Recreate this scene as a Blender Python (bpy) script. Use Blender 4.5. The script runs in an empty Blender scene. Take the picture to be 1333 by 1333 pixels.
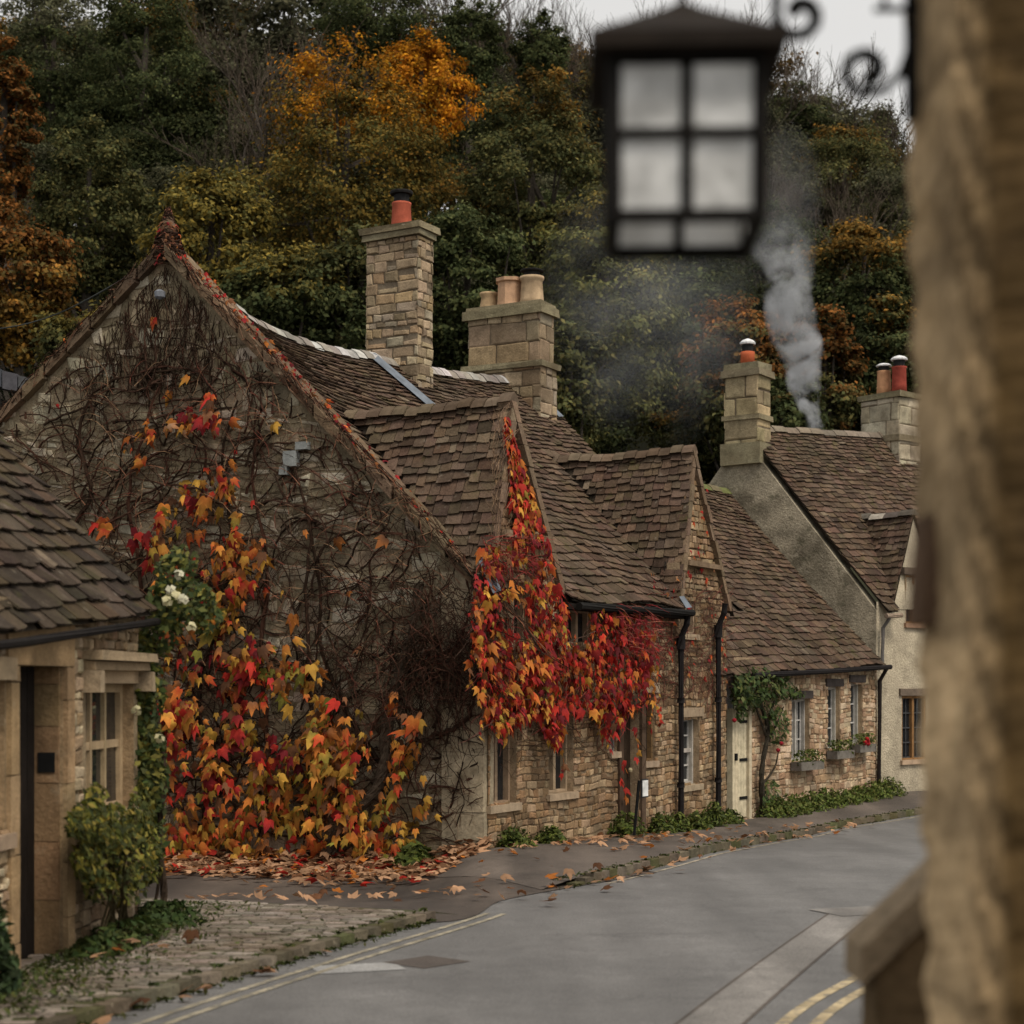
import bpy, bmesh, math, random
import numpy as np
from mathutils import Vector, Matrix
R = random.Random(11)
NR = np.random.default_rng(5)
C = bpy.context.scene.collection
scene = bpy.context.scene
rad = math.radians

# ------------------------------------------------------------------ camera, sky, sun, exposure
FPX, HOR, CX = 2200.0, 890.0, 666.5       # focal length, horizon row and centre column on the 1333 px photograph
cam = bpy.data.cameras.new('camera'); camo = bpy.data.objects.new('camera', cam); C.objects.link(camo)
camo.location = (0, 0, 0); camo.rotation_euler = (rad(90), 0, 0)
cam.sensor_width = 36; cam.lens = FPX/1333*36; cam.shift_y = (HOR-666.5)/1333
cam.clip_start = .05; cam.clip_end = 2000
cam.dof.use_dof = True; cam.dof.focus_distance = 24.0; cam.dof.aperture_fstop = 2.0
scene.camera = camo
SUN_EL, SUN_AZ = 56, 140                   # azimuth clockwise from +y (the view axis)
w = bpy.data.worlds.new('World'); scene.world = w; w.use_nodes = True
nt = w.node_tree; bg = nt.nodes['Background']
sky = nt.nodes.new('ShaderNodeTexSky'); sky.sky_type = 'NISHITA'; sky.sun_disc = False
sky.sun_elevation = rad(SUN_EL); sky.sun_rotation = rad(SUN_AZ); sky.dust_density = 6; sky.air_density = 1.0
hs = nt.nodes.new('ShaderNodeHueSaturation'); hs.inputs['Saturation'].default_value = .10
cl = nt.nodes.new('ShaderNodeMix'); cl.data_type = 'RGBA'; cl.inputs['Factor'].default_value = .6; cl.inputs[7].default_value = (6.6, 6.45, 6.2, 1)   # even cloud deck over the sky
nt.links.new(sky.outputs[0], hs.inputs['Color']); nt.links.new(hs.outputs[0], cl.inputs[6]); nt.links.new(cl.outputs[2], bg.inputs['Color'])
bg.inputs['Strength'].default_value = .15
sd = bpy.data.lights.new('sun', 'SUN'); so = bpy.data.objects.new('sun', sd); C.objects.link(so)
sd.energy = 2.2; sd.angle = rad(18); sd.color = (1, .89, .74)
so.rotation_euler = (rad(90-SUN_EL), 0, rad(180-SUN_AZ))
scene.view_settings.view_transform = 'Standard'; scene.view_settings.look = 'None'
scene.view_settings.gamma = 1; scene.view_settings.exposure = 0.0
try:
    scene.cycles.use_denoising = True; scene.cycles.max_bounces = 6; scene.cycles.diffuse_bounces = 3
    scene.cycles.transparent_max_bounces = 8; scene.cycles.volume_bounces = 0
    scene.cycles.use_adaptive_sampling = True; scene.cycles.adaptive_threshold = .015
except Exception: pass

# ------------------------------------------------------------------ helpers
def V(*a): return Vector(a)
def lerp(a, b, t): return a+(b-a)*t
def P(px, py, d): return V((px-CX)*d/FPX, d, (HOR-py)*d/FPX)
def interp(x, pts):
    if x <= pts[0][0]: return pts[0][1]
    for (a, b), (c, d) in zip(pts, pts[1:]):
        if x <= c: return b+(d-b)*(x-a)/(c-a)
    return pts[-1][1]
GZ = [(-20, -1.9), (8, -1.9), (11, -1.95), (16, -2.04), (21, -2.12), (26, -2.35), (29, -2.38), (34, -2.25), (40, -2.4)]
def gz(x, y):
    z = interp(y, GZ)
    if y < 30: a = min(1, max(0, (-.1-x)/1.3)); b = min(1, max(0, (y-15.2)/3.2)); z -= .24*a*a*(3-2*a)*b*b*(3-2*b)
    return z
HZ = [(40, -2.4), (44, -2.2), (50, 1.2), (56, 5), (70, 12), (85, 19.5), (100, 26.5), (115, 31), (160, 33), (400, 30)]
def hz(x, y):
    z = interp(y, HZ)
    if y > 44: z -= .2*max(0, x-2)*min(1, (y-44)/56)
    return z
def jit(c, v=.2, r=R):
    k = 1+r.uniform(-v, v); return tuple(max(0.002, x*k*(1+r.uniform(-v*.25, v*.25))) for x in c)

class MB:
    def __init__(s): s.v = []; s.f = []; s.c = []; s.np = []
    def add(s, vs, fs, col=(.5, .5, .5)):
        b = len(s.v); s.v.extend([tuple(x) for x in vs])
        s.f.extend([tuple(i+b for i in f) for f in fs])
        if col and isinstance(col[0], (tuple, list)): s.c.extend(col)
        else: s.c.extend([col]*len(vs))
    def quad(s, a, b, c, d, col=(.5, .5, .5)): s.add([a, b, c, d], [(0, 1, 2, 3)], col)
    def hexa(s, p, col=(.5, .5, .5)):   # p: 4 bottom, 4 top, counter-clockwise seen from above
        s.add(p, [(3, 2, 1, 0), (4, 5, 6, 7), (0, 1, 5, 4), (1, 2, 6, 5), (2, 3, 7, 6), (3, 0, 4, 7)], col)
    def box(s, f, u0, u1, r0, r1, z0, z1, col=(.5, .5, .5), jt=0):
        p = [f(u, r, z) for z in (z0, z1) for (u, r) in ((u0, r0), (u1, r0), (u1, r1), (u0, r1))]
        if jt: p = [q+V(R.uniform(-jt, jt), R.uniform(-jt, jt), R.uniform(-jt, jt)) for q in p]
        s.hexa(p, col)
    def tube(s, pts, rads, n=6, col=(.5, .5, .5), cap=True):
        pts = [Vector(p) for p in pts]
        if not hasattr(rads, '__len__'): rads = [rads]*len(pts)
        b = len(s.v); ref = V(.31, .77, .55); t0 = (pts[-1]-pts[0])
        if t0.length < 1e-6: t0 = V(0, 0, 1)
        if abs(t0.normalized().dot(ref.normalized())) > .9: ref = V(.9, -.3, .2)
        for i, p in enumerate(pts):
            t = pts[min(i+1, len(pts)-1)]-pts[max(i-1, 0)]
            if t.length < 1e-7: t = t0.copy()
            t.normalize(); a = t.cross(ref)
            if a.length < 1e-4: a = t.cross(V(1, 0, .1))
            a.normalize(); c = t.cross(a); ref = c.cross(t)+ref*.0001
            ref = a.cross(t)*-1 if False else ref
            for k in range(n):
                an = 2*math.pi*k/n; s.v.append(tuple(p+(a*math.cos(an)+c*math.sin(an))*rads[i])); s.c.append(col)
        for i in range(len(pts)-1):
            for k in range(n):
                s.f.append((b+i*n+k, b+i*n+(k+1) % n, b+(i+1)*n+(k+1) % n, b+(i+1)*n+k))
        if cap:
            s.f.append(tuple(b+k for k in range(n))[::-1]); e = b+(len(pts)-1)*n
            s.f.append(tuple(e+k for k in range(n)))
    def lathe(s, o, prof, n=14, col=(.5, .5, .5), rot=0, sq=None):
        b = len(s.v)
        for (r, z) in prof:
            for k in range(n):
                an = 2*math.pi*k/n+rot; s.v.append((o[0]+r*math.cos(an), o[1]+r*math.sin(an), o[2]+z)); s.c.append(col)
        for i in range(len(prof)-1):
            for k in range(n):
                s.f.append((b+i*n+k, b+i*n+(k+1) % n, b+(i+1)*n+(k+1) % n, b+(i+1)*n+k))
        s.f.append(tuple(b+k for k in range(n))[::-1]); e = b+(len(prof)-1)*n
        s.f.append(tuple(e+k for k in range(n)))
    def build(s, name, mat, parent=None, smooth=False, org=None):
        o = V(0, 0, 0)
        if parent is not None:
            q = parent
            while q is not None: o = o+q.location; q = q.parent
        elif org is not None: o = Vector(org)
        vv = np.array(s.v, dtype=np.float64).reshape(-1, 3)-np.array(o)
        me = bpy.data.meshes.new(name); me.from_pydata(vv.tolist(), [], s.f)
        at = me.color_attributes.new('col', 'FLOAT_COLOR', 'POINT')
        cc = np.ones((len(s.v), 4), dtype=np.float32); cc[:, :3] = np.array([c[:3] for c in s.c], dtype=np.float32).reshape(-1, 3)
        at.data.foreach_set('color', cc.ravel())
        me.materials.append(mat)
        if smooth: me.polygons.foreach_set('use_smooth', [True]*len(me.polygons))
        me.update(); return link(name, me, parent, org)
def link(name, me, parent=None, org=None):
    ob = bpy.data.objects.new(name, me); C.objects.link(ob)
    if parent is not None: ob.parent = parent
    elif org is not None: ob.location = org
    return ob
def np_mesh(name, verts, k, facetpl, cols, mat, parent=None, org=(0, 0, 0)):
    """verts (N*k,3) made of N copies of a k-vertex template with the faces facetpl"""
    o = np.array(org, dtype=np.float64)
    if parent is not None:
        o = np.zeros(3); q = parent
        while q is not None: o = o+np.array(q.location); q = q.parent
    N = len(verts)//k
    me = bpy.data.meshes.new(name); me.vertices.add(N*k)
    me.vertices.foreach_set('co', (verts-o).astype(np.float32).ravel())
    loops = []; tot = []
    for f in facetpl: loops.extend(f); tot.append(len(f))
    loops = np.array(loops); nl = len(loops); nf = len(tot)
    allv = (loops[None, :]+(np.arange(N)*k)[:, None]).ravel()
    me.loops.add(N*nl); me.loops.foreach_set('vertex_index', allv.astype(np.int32))
    st = np.concatenate([[0], np.cumsum(tot)[:-1]])
    me.polygons.add(N*nf)
    me.polygons.foreach_set('loop_start', (st[None, :]+(np.arange(N)*nl)[:, None]).ravel().astype(np.int32))
    at = me.color_attributes.new('col', 'FLOAT_COLOR', 'POINT')
    cc = np.ones((N*k, 4), dtype=np.float32); cc[:, :3] = cols; at.data.foreach_set('color', cc.ravel())
    me.materials.append(mat); me.update(calc_edges=True); me.validate()
    return me
def thing(name, loc, label, cat, group=None, kind=None):
    o = bpy.data.objects.new(name, None); C.objects.link(o); o.location = loc; o.empty_display_size = .2
    return tag(o, label, cat, group, kind)
def tag(o, label=None, cat=None, group=None, kind=None):
    if label: o['label'] = label
    if cat: o['category'] = cat
    if group: o['group'] = group
    if kind: o['kind'] = kind
    return o
def rnd_dirs(n):
    v = NR.normal(size=(n, 3)); return v/np.linalg.norm(v, axis=1, keepdims=True)
def unit(v): return v/np.maximum(1e-9, np.linalg.norm(v, axis=1, keepdims=True))
def leaf_quads(cent, nrm, size, aspect=.55):
    """diamond shaped leaves: (N,3) centres and normals"""
    N = len(cent); nrm = unit(nrm); r = rnd_dirs(N); a = unit(np.cross(nrm, r)); b = np.cross(nrm, a)
    s = size[:, None]; out = np.empty((N, 4, 3))
    bend = nrm*s*.18
    out[:, 0] = cent-a*s; out[:, 1] = cent+b*s*aspect+bend; out[:, 2] = cent+a*s; out[:, 3] = cent-b*s*aspect+bend
    return out.reshape(-1, 3)
Q4 = [(0, 1, 2, 3)]
# ------------------------------------------------------------------ materials
def newmat(name):
    m = bpy.data.materials.new(name); m.use_nodes = True; n = m.node_tree
    return m, n, n.nodes['Principled BSDF'], n.nodes['Material Output']
def noise_fac(n, scale, lo, hi, detail=6, src='Object', rough=.6):
    tc = n.nodes.new('ShaderNodeTexCoord'); nz = n.nodes.new('ShaderNodeTexNoise')
    nz.inputs['Scale'].default_value = scale; nz.inputs['Detail'].default_value = detail; nz.inputs['Roughness'].default_value = rough
    n.links.new(tc.outputs[src], nz.inputs['Vector'])
    mr = n.nodes.new('ShaderNodeMapRange'); mr.inputs[1].default_value = .3; mr.inputs[2].default_value = .7
    mr.inputs[3].default_value = lo; mr.inputs[4].default_value = hi
    n.links.new(nz.outputs[0], mr.inputs[0]); return mr.outputs[0], nz.outputs[0]
def mulc(n, a, fac):
    mx = n.nodes.new('ShaderNodeVectorMath'); mx.operation = 'SCALE'
    n.links.new(a, mx.inputs[0]); n.links.new(fac, mx.inputs['Scale']); return mx.outputs[0]
def mixc(n, fac, a, b):
    mx = n.nodes.new('ShaderNodeMix'); mx.data_type = 'RGBA'
    n.links.new(fac, mx.inputs['Factor'])
    for x, i in ((a, 6), (b, 7)):
        if isinstance(x, tuple): mx.inputs[i].default_value = (*x, 1)
        else: n.links.new(x, mx.inputs[i])
    return mx.outputs[2]
def attr_mat(name, rough=.85, ns=6, na=.35, bump=.25, bs=45, transl=0, spec=.06, stain=None, objvar=0, fine=0):
    m, n, b, out = newmat(name)
    at = n.nodes.new('ShaderNodeAttribute'); at.attribute_name = 'col'; col = at.outputs['Color']
    if na: f, _ = noise_fac(n, ns, 1-na, 1+na); col = mulc(n, col, f)
    if fine: f, _ = noise_fac(n, bs*1.7, 1-fine, 1+fine); col = mulc(n, col, f)
    if stain:
        for (sc, lo, hi, sc_col, amt) in stain:
            f, raw = noise_fac(n, sc, 0, amt); mr = f.node; mr.inputs[1].default_value = lo; mr.inputs[2].default_value = hi
            col = mixc(n, f, col, sc_col)
    if objvar:
        oi = n.nodes.new('ShaderNodeObjectInfo'); mr = n.nodes.new('ShaderNodeMapRange')
        mr.inputs[3].default_value = .75-objvar; mr.inputs[4].default_value = .75+objvar
        n.links.new(oi.outputs['Random'], mr.inputs[0]); col = mulc(n, col, mr.outputs[0])
    n.links.new(col, b.inputs['Base Color']); b.inputs['Roughness'].default_value = rough
    b.inputs['Specular IOR Level'].default_value = spec
    if bump:
        _, raw = noise_fac(n, bs, 0, 1); bp = n.nodes.new('ShaderNodeBump'); bp.inputs['Strength'].default_value = bump
        bp.inputs['Distance'].default_value = .03; n.links.new(raw, bp.inputs['Height']); n.links.new(bp.outputs[0], b.inputs['Normal'])
    if transl:
        tr = n.nodes.new('ShaderNodeBsdfTranslucent'); n.links.new(col, tr.inputs['Color'])
        mx = n.nodes.new('ShaderNodeMixShader'); mx.inputs[0].default_value = transl
        n.links.new(b.outputs[0], mx.inputs[1]); n.links.new(tr.outputs[0], mx.inputs[2]); n.links.new(mx.outputs[0], out.inputs[0])
    return m
def plain(name, col, rough=.7, metal=0, ns=8, na=.25, bump=.1, bs=60, spec=.3):
    m, n, b, out = newmat(name)
    rgb = n.nodes.new('ShaderNodeRGB'); rgb.outputs[0].default_value = (*col, 1)
    f, raw = noise_fac(n, ns, 1-na, 1+na); c = mulc(n, rgb.outputs[0], f); n.links.new(c, b.inputs['Base Color'])
    b.inputs['Roughness'].default_value = rough; b.inputs['Metallic'].default_value = metal; b.inputs['Specular IOR Level'].default_value = spec
    if bump:
        _, raw = noise_fac(n, bs, 0, 1); bp = n.nodes.new('ShaderNodeBump'); bp.inputs['Strength'].default_value = bump; bp.inputs['Distance'].default_value = .02
        n.links.new(raw, bp.inputs['Height']); n.links.new(bp.outputs[0], b.inputs['Normal'])
    return m
M = {}
M['stone'] = attr_mat('rubble_stone', ns=5, na=.35, bump=.5, bs=28, fine=.25, stain=[(1.1, .45, .75, (.09, .062, .036), .75), (5, .58, .72, (.06, .05, .03), .55), (9, .64, .74, (.42, .36, .26), .5)])
M['slate'] = attr_mat('stone_slate', ns=4, na=.35, bump=.5, bs=25, fine=.3, rough=.9, spec=.05, stain=[(9, .62, .72, (.22, .19, .15), .5), (2.0, .55, .75, (.05, .045, .018), .65), (.45, .52, .72, (.04, .035, .022), .5), (16, .66, .75, (.20, .15, .09), .6), (1.1, .55, .72, (.13, .10, .075), .45), (3.3, .6, .72, (.06, .06, .018), .6)])
M['leaf'] = attr_mat('creeper_leaf', na=.25, ns=9, bump=0, transl=.3, rough=.65, spec=.1)
M['foliage'] = attr_mat('tree_foliage', na=.3, ns=.55, bump=0, transl=.3, rough=.8, spec=.04)
M['green'] = attr_mat('plant_leaf', na=.2, bump=0, transl=.25, rough=.6, spec=.12)
M['bark'] = attr_mat('bark', ns=10, na=.4, bump=.5, bs=30)
M['attr'] = attr_mat('worn_surface', ns=8, na=.25, bump=.2, bs=50, fine=.12)
M['paint'] = attr_mat('painted_metal', ns=12, na=.25, bump=.08, rough=.7, spec=.06)
M['oldstone'] = attr_mat('weathered_stone', ns=4.0, na=.32, bump=.4, bs=16, fine=.25, stain=[(2.2, .5, .7, (.06, .038, .018), .7), (5, .58, .72, (.20, .14, .07), .3)])
M['dressed'] = attr_mat('dressed_stone', ns=5, na=.35, bump=.4, bs=30, fine=.2, stain=[(2.5, .5, .72, (.085, .06, .035), .65), (7, .6, .72, (.34, .28, .19), .4)])
M['pane'] = plain('window_glass', (.012, .014, .016), rough=.08, na=.3, ns=3, bump=.03, bs=4, spec=.6)
M['lead'] = plain('lead_sheet', (.13, .15, .175), rough=.65, metal=.1, ns=5, na=.35, bump=.2, bs=18)
M['iron'] = plain('black_iron', (.012, .011, .01), rough=.5, na=.4, bump=.15)
M['render'] = attr_mat('roughcast_render', ns=3, na=.3, bump=1.0, bs=26, fine=.35, stain=[(1.5, .52, .7, (.16, .13, .10), .5)])
M['render2'] = attr_mat('weathered_render', ns=2, na=.4, bump=1.0, bs=22, fine=.35, stain=[(1.3, .45, .62, (.10, .085, .06), .8), (4, .55, .7, (.06, .058, .035), .7), (2.5, .6, .7, (.42, .37, .28), .6)])

# ------------------------------------------------------------------ frames of the walls
class Fr:
    """a vertical wall plane: u along the wall, r into the building, z up"""
    def __init__(s, o, d, flip=1):
        s.o = Vector((o[0], o[1])); s.d = Vector(d).normalized(); s.n = Vector((s.d.y, -s.d.x))*flip   # outward
    def __call__(s, u, r, z):
        p = s.o+s.d*u-s.n*r; return V(p.x, p.y, z)
    def uz(s, px, py, r=0):
        k = (px-CX)/FPX; o = s.o-s.n*r
        u = (k*o.y-o.x)/(s.d.x-k*s.d.y); y = o.y+s.d.y*u
        return u, (HOR-py)*y/FPX
    def u(s, px): return s.uz(px, 0)[0]
    def pt(s, px, py, r=0): u, z = s.uz(px, py, r); return s(u, r, z)
FA = Fr((-.33, 21), (.484, .875))                 # street front of the creeper cottage
APX = P(217, 322, 22.55)                           # its gable apex
gd = Vector((APX.x+.33, APX.y-21)); GLEN = gd.length
FG = Fr((-.33, 21), gd, -1)                        # its gable: u runs from the street corner to the left
FB = Fr((3.74, 28.5), (3.45, 4.9))                 # low pale cottage
FC = Fr((7.19, 33.4), (.75, .66))                  # rendered cottage
FCG = Fr((7.19, 33.4), (-.817, .575), -1)          # its gable
FL = Fr((-3.2, 11), (.07, .9975))                  # near left cottage

PAL_A = [(.30, .20, .115), (.21, .135, .075), (.38, .27, .165), (.15, .095, .055), (.28, .17, .09), (.25, .185, .115)]
PAL_B = [(.46, .32, .20), (.39, .26, .16), (.54, .41, .275), (.32, .205, .125), (.44, .345, .23)]
PAL_G = [(.30, .245, .165), (.38, .325, .235), (.20, .16, .105), (.45, .39, .29), (.25, .195, .13)]
PAL_CH = [(.34, .255, .165), (.29, .22, .14), (.40, .31, .205), (.23, .175, .115), (.34, .24, .14), (.32, .265, .19)]
PAL_S = [(.088, .058, .040), (.074, .049, .034), (.108, .074, .05), (.06, .042, .03), (.095, .066, .046)]

def stones(mb, f, W, z0, z1, openings=(), h=(.08, .15), wd=(.12, .34), pal=PAL_A, dep=.03, gap=.014, u0=0, keep=None, off=0, jf=.16, jv=.15):
    """coursed rubble: every stone is its own bevelled block standing proud of the mortar"""
    z = z0
    while z < z1:
        hh = R.uniform(*h); zt = min(z+hh, z1)
        u = u0-R.random()*.2
        while u < u0+W:
            ww = R.uniform(*wd)*(1.3 if hh > sum(h)/2 else .85); a, b = max(u, u0), min(u+ww, u0+W); u += ww
            lo, hi = z, zt
            if R.random() < .12 and hh > h[0]*1.3: hi = z+hh*.55
            for (ou0, ou1, oz0, oz1) in openings:
                if oz0 < (lo+hi)/2 < oz1:
                    if a >= ou0 and b <= ou1: a = b
                    elif a < ou0 < b: b = ou0
                    elif a < ou1 < b: a = ou1
            if b-a < .035 or hi-lo < .03: continue
            if keep and not keep((a+b)/2, (lo+hi)/2): continue
            g = gap/2; j = min(.018 if jf < .2 else .05, (hi-lo)*jf)
            q = [(a+g, lo+g), (b-g, lo+g), (b-g, hi-g), (a+g, hi-g)]
            q = [(x+R.uniform(-j, j), y+R.uniform(-j, j)) for x, y in q]
            cx, cy = (a+b)/2, (lo+hi)/2; d = dep*R.uniform(.5, 1.3); bv = min(.3, .018/max(.03, (hi-lo)/2)+.06)
            ring = lambda k, n: [f(x+(cx-x)*k, off-n*R.uniform(.85, 1.1), y+(cy-y)*k) for x, y in q]
            vs = ring(0, 0)+ring(.03, d*.65)+ring(bv, d)
            fs = [(i, (i+1) % 4, 4+(i+1) % 4, 4+i) for i in range(4)]+[(4+i, 4+(i+1) % 4, 8+(i+1) % 4, 8+i) for i in range(4)]+[(8, 9, 10, 11)]
            mb.add(vs, fs, jit(R.choice(pal), jv))
        z = zt
def holed_wall(mb, f, u0, u1, z0, z1, openings, dep=.22, col=(.22, .16, .10), rcol=(.3, .22, .14)):
    us = sorted({u0, u1, *[x for o in openings for x in o[:2] if u0 < x < u1]}); zs = sorted({z0, z1, *[x for o in openings for x in o[2:] if z0 < x < z1]})
    for a, b in zip(us, us[1:]):
        for c, d in zip(zs, zs[1:]):
            if any(o[0]-1e-6 <= a and b <= o[1]+1e-6 and o[2]-1e-6 <= c and d <= o[3]+1e-6 for o in openings): continue
            mb.quad(f(a, 0, c), f(b, 0, c), f(b, 0, d), f(a, 0, d), col)
    for (a, b, c, d) in openings:
        mb.quad(f(a, 0, c), f(a, dep, c), f(a, dep, d), f(a, 0, d), rcol); mb.quad(f(b, 0, c), f(b, 0, d), f(b, dep, d), f(b, dep, c), rcol)
        mb.quad(f(a, 0, d), f(a, dep, d), f(b, dep, d), f(b, 0, d), rcol); mb.quad(f(a, 0, c), f(b, 0, c), f(b, dep, c), f(a, dep, c), rcol)
def slates(mb, S, exp=(.24, .12), wd=(.16, .40), pal=PAL_S, keep=None, lift=.038, nb=30, back=True, und=None):
    Lt = (S(.5, 1)-S(.5, 0)).length; e = 1e-3
    def nrm(s, t):
        s = min(max(s, .002), .998); t = min(max(t, .002), .998)
        return (S(s+e, t)-S(s-e, t)).cross(S(s, t+e)-S(s, t-e)).normalized()
    if back:
        ns, ntt = nb, nb
        for i in range(ns):
            for j in range(ntt):
                c = S((i+.5)/ns, (j+.5)/ntt)
                if keep and not keep(c): continue
                q = [S((i+a)/ns, (j+b)/ntt)-nrm((i+a)/ns, (j+b)/ntt)*.012 for a, b in ((0, 0), (1, 0), (1, 1), (0, 1))]
                mb.quad(*q, (.035, .027, .02))
    pos = 0
    while pos < Lt-.03:
        ex = lerp(exp[0], exp[1], pos/Lt)*R.uniform(.93, 1.07); t0 = pos/Lt; t1 = min(1.0, (pos+ex*1.35)/Lt)
        L = (S(1, t0)-S(0, t0)).length; s = -R.random()*.3/L; rowcol = R.uniform(.9, 1.1)
        while s < 1:
            ww = R.uniform(*wd)*lerp(1, .75, t0)/L; s0, s1 = max(s, 0), min(1, s+ww); s += ww
            if (s1-s0)*L < .04: continue
            c = S((s0+s1)/2, t0)
            if keep and not keep(c): continue
            n = nrm((s0+s1)/2, t0); g = .006/L; j = .03/Lt
            dt = R.uniform(-j, j); dt2 = dt+R.uniform(-j, j)*.8
            li = lift*R.uniform(.8, 1.35); th = R.uniform(.014, .026)
            a, b = S(s0+g, t0+dt), S(s1-g, t0+dt2); cc, d = S(s1-g, t1), S(s0+g, t1)
            m = S((s0+s1)/2, t0+(dt+dt2)/2-R.uniform(.1, 1)*.012/Lt)
            la, lb = n*(li+R.uniform(0, .008)), n*(li+R.uniform(0, .008)); lu = n*.006
            top = [a+la, m+(la+lb)/2, b+lb, cc+lu, d+lu]; bot = [a+la-n*th, m+(la+lb)/2-n*th, b+lb-n*th]
            col = jit(R.choice(pal), .22); col = tuple(x*rowcol for x in col)
            if R.random() < .006: col = (.15, .115, .08)
            mb.add(top+bot, [(0, 1, 2, 3, 4), (5, 6, 1, 0), (6, 7, 2, 1), (5, 0, 4), (2, 7, 3)], col)
        pos += ex
def polyS(bot, top, sag=0):
    """roof patch between two polylines (lists of points at equal parameter steps)"""
    def along(pl, s):
        s = min(max(s, 0), 1)*(len(pl)-1); i = min(int(s), len(pl)-2); return pl[i].lerp(pl[i+1], s-i)
    def S(s, t):
        p = along(bot, s).lerp(along(top, s), t); p.z -= sag*math.sin(math.pi*min(max(t, 0), 1)); return p
    return S
def smooth_pl(pts, n):
    """Catmull-Rom resample of points"""
    out = []; m = len(pts)-1
    for i in range(n+1):
        s = i/n*m; k = min(int(s), m-1); t = s-k
        p0, p1, p2, p3 = pts[max(k-1, 0)], pts[k], pts[k+1], pts[min(k+2, m)]
        out.append(.5*((2*p1)+(p2-p0)*t+(2*p0-5*p1+4*p2-p3)*t*t+(3*p1-p0-3*p2+p3)*t**3))
    return out
def ridge_caps(mb, pl, w=.16, h=.1, step=.42, cols=((.33, .31, .28), (.27, .25, .22), (.38, .36, .33)), side=None):
    L = sum((b-a).length for a, b in zip(pl, pl[1:])); n = max(1, int(L/step)); pts = []
    def at(x):
        for a, b in zip(pl, pl[1:]):
            l = (b-a).length
            if x <= l: return a.lerp(b, x/l)
            x -= l
        return pl[-1]
    for i in range(n):
        a, b = at(L*i/n+.008), at(L*(i+1)/n-.008); t = (b-a).normalized(); sd_ = t.cross(V(0, 0, 1)).normalized(); up = V(0, 0, 1)
        z = R.uniform(-.022, .018); vs = []
        for p in (a, b):
            for (x, y) in ((-w, -h*.9), (-w*.55, -.01), (0, h*.45), (w*.55, -.01), (w, -h*.9)): vs.append(p+sd_*x+up*(y+z+.03))
        mb.add(vs, [(0, 1, 6, 5), (1, 2, 7, 6), (2, 3, 8, 7), (3, 4, 9, 8), (0, 4, 3, 2, 1), (5, 6, 7, 8, 9), (0, 5, 9, 4)], jit(R.choice(cols), .15))
def window(house, f, o, lights=2, dep=.13, frame=(.27, .20, .13), sill=True, lintel=None, transom=None, bars=0, fw=.05, label=None, sillcol=(.3, .23, .155), mull=.07, timber=None, md=.06):
    a, b, c, d = o; mb = MB()
    # surround standing 3 mm proud of the reveal
    for (x0, x1, z0, z1) in ((a, a+fw, c, d), (b-fw, b, c, d), (a+fw, b-fw, d-fw, d), (a+fw, b-fw, c, c+fw*.8)):
        mb.box(f, x0+.003, x1-.003, dep-md-.01, dep+.03, z0+.003, z1-.003, jit(frame, .08))
    wnd = mb.build('window', M['attr'], house)
    if label: wnd['label'] = label
    mm = MB(); iw = (b-a-2*fw)/lights
    for i in range(1, lights): x = a+fw+iw*i; mm.box(f, x-mull/2, x+mull/2, dep-md, dep+.025, c+fw*.8, d-fw, jit(frame, .08))
    if transom is not None: mm.box(f, a+fw, b-fw, dep-md+.004, dep+.02, transom-.03, transom+.03, jit(frame, .08))
    if lights > 1 or transom is not None: mm.build('mullion', M['attr'], wnd)
    if bars:
        bb = MB(); tc = timber or frame
        for i in range(lights):
            x0, x1 = a+fw+iw*i+.02, a+fw+iw*(i+1)-.02
            for k in range(bars+1):
                z = lerp(c+fw, d-fw, k/bars) if bars else c
                bb.box(f, x0, x1, dep-.018, dep+.018, z-.013, z+.013, tc)
            for x in (x0, (x0+x1)/2, x1): bb.box(f, x-.01, x+.01, dep-.015, dep+.015, c+fw, d-fw, tc)
        bb.build('glazing_bar', M['attr'], wnd)
    pp = MB()
    for i in range(lights):
        x0, x1 = a+fw+iw*i, a+fw+iw*(i+1)
        # panes tilt a touch, as old glass does
        e = [R.uniform(-.006, .006) for _ in range(3)]
        pp.quad(f(x0, dep+.008+e[0], c+.02), f(x1, dep+.008+e[1], c+.02), f(x1, dep+.008+e[2], d-.02), f(x0, dep+.008+e[0]+e[2]-e[1], d-.02))
    pp.build('pane', M['pane'], wnd)
    bk = MB()
    bk.quad(f(a-.02, dep+.16, c-.02), f(b+.02, dep+.16, c-.02), f(b+.02, dep+.16, d+.02), f(a-.02, dep+.16, d+.02), (.02, .018, .015)); bk.build('dark_backing', M['attr'], wnd)  # near-black sheet stands in for the dark interior behind the panes
    if sill:
        s = MB(); s.box(f, a-.06, b+.06, -.06, dep-md-.015, c-.09, c+.0, jit(sillcol, .1), .004); s.build('sill', M['attr'], wnd)
    if lintel:
        s = MB(); s.box(f, a-.10, b+.10, -.045, .05, d+.004, d+.15, lintel, .005); s.build('lintel', M['attr'], wnd)
    return wnd
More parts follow.
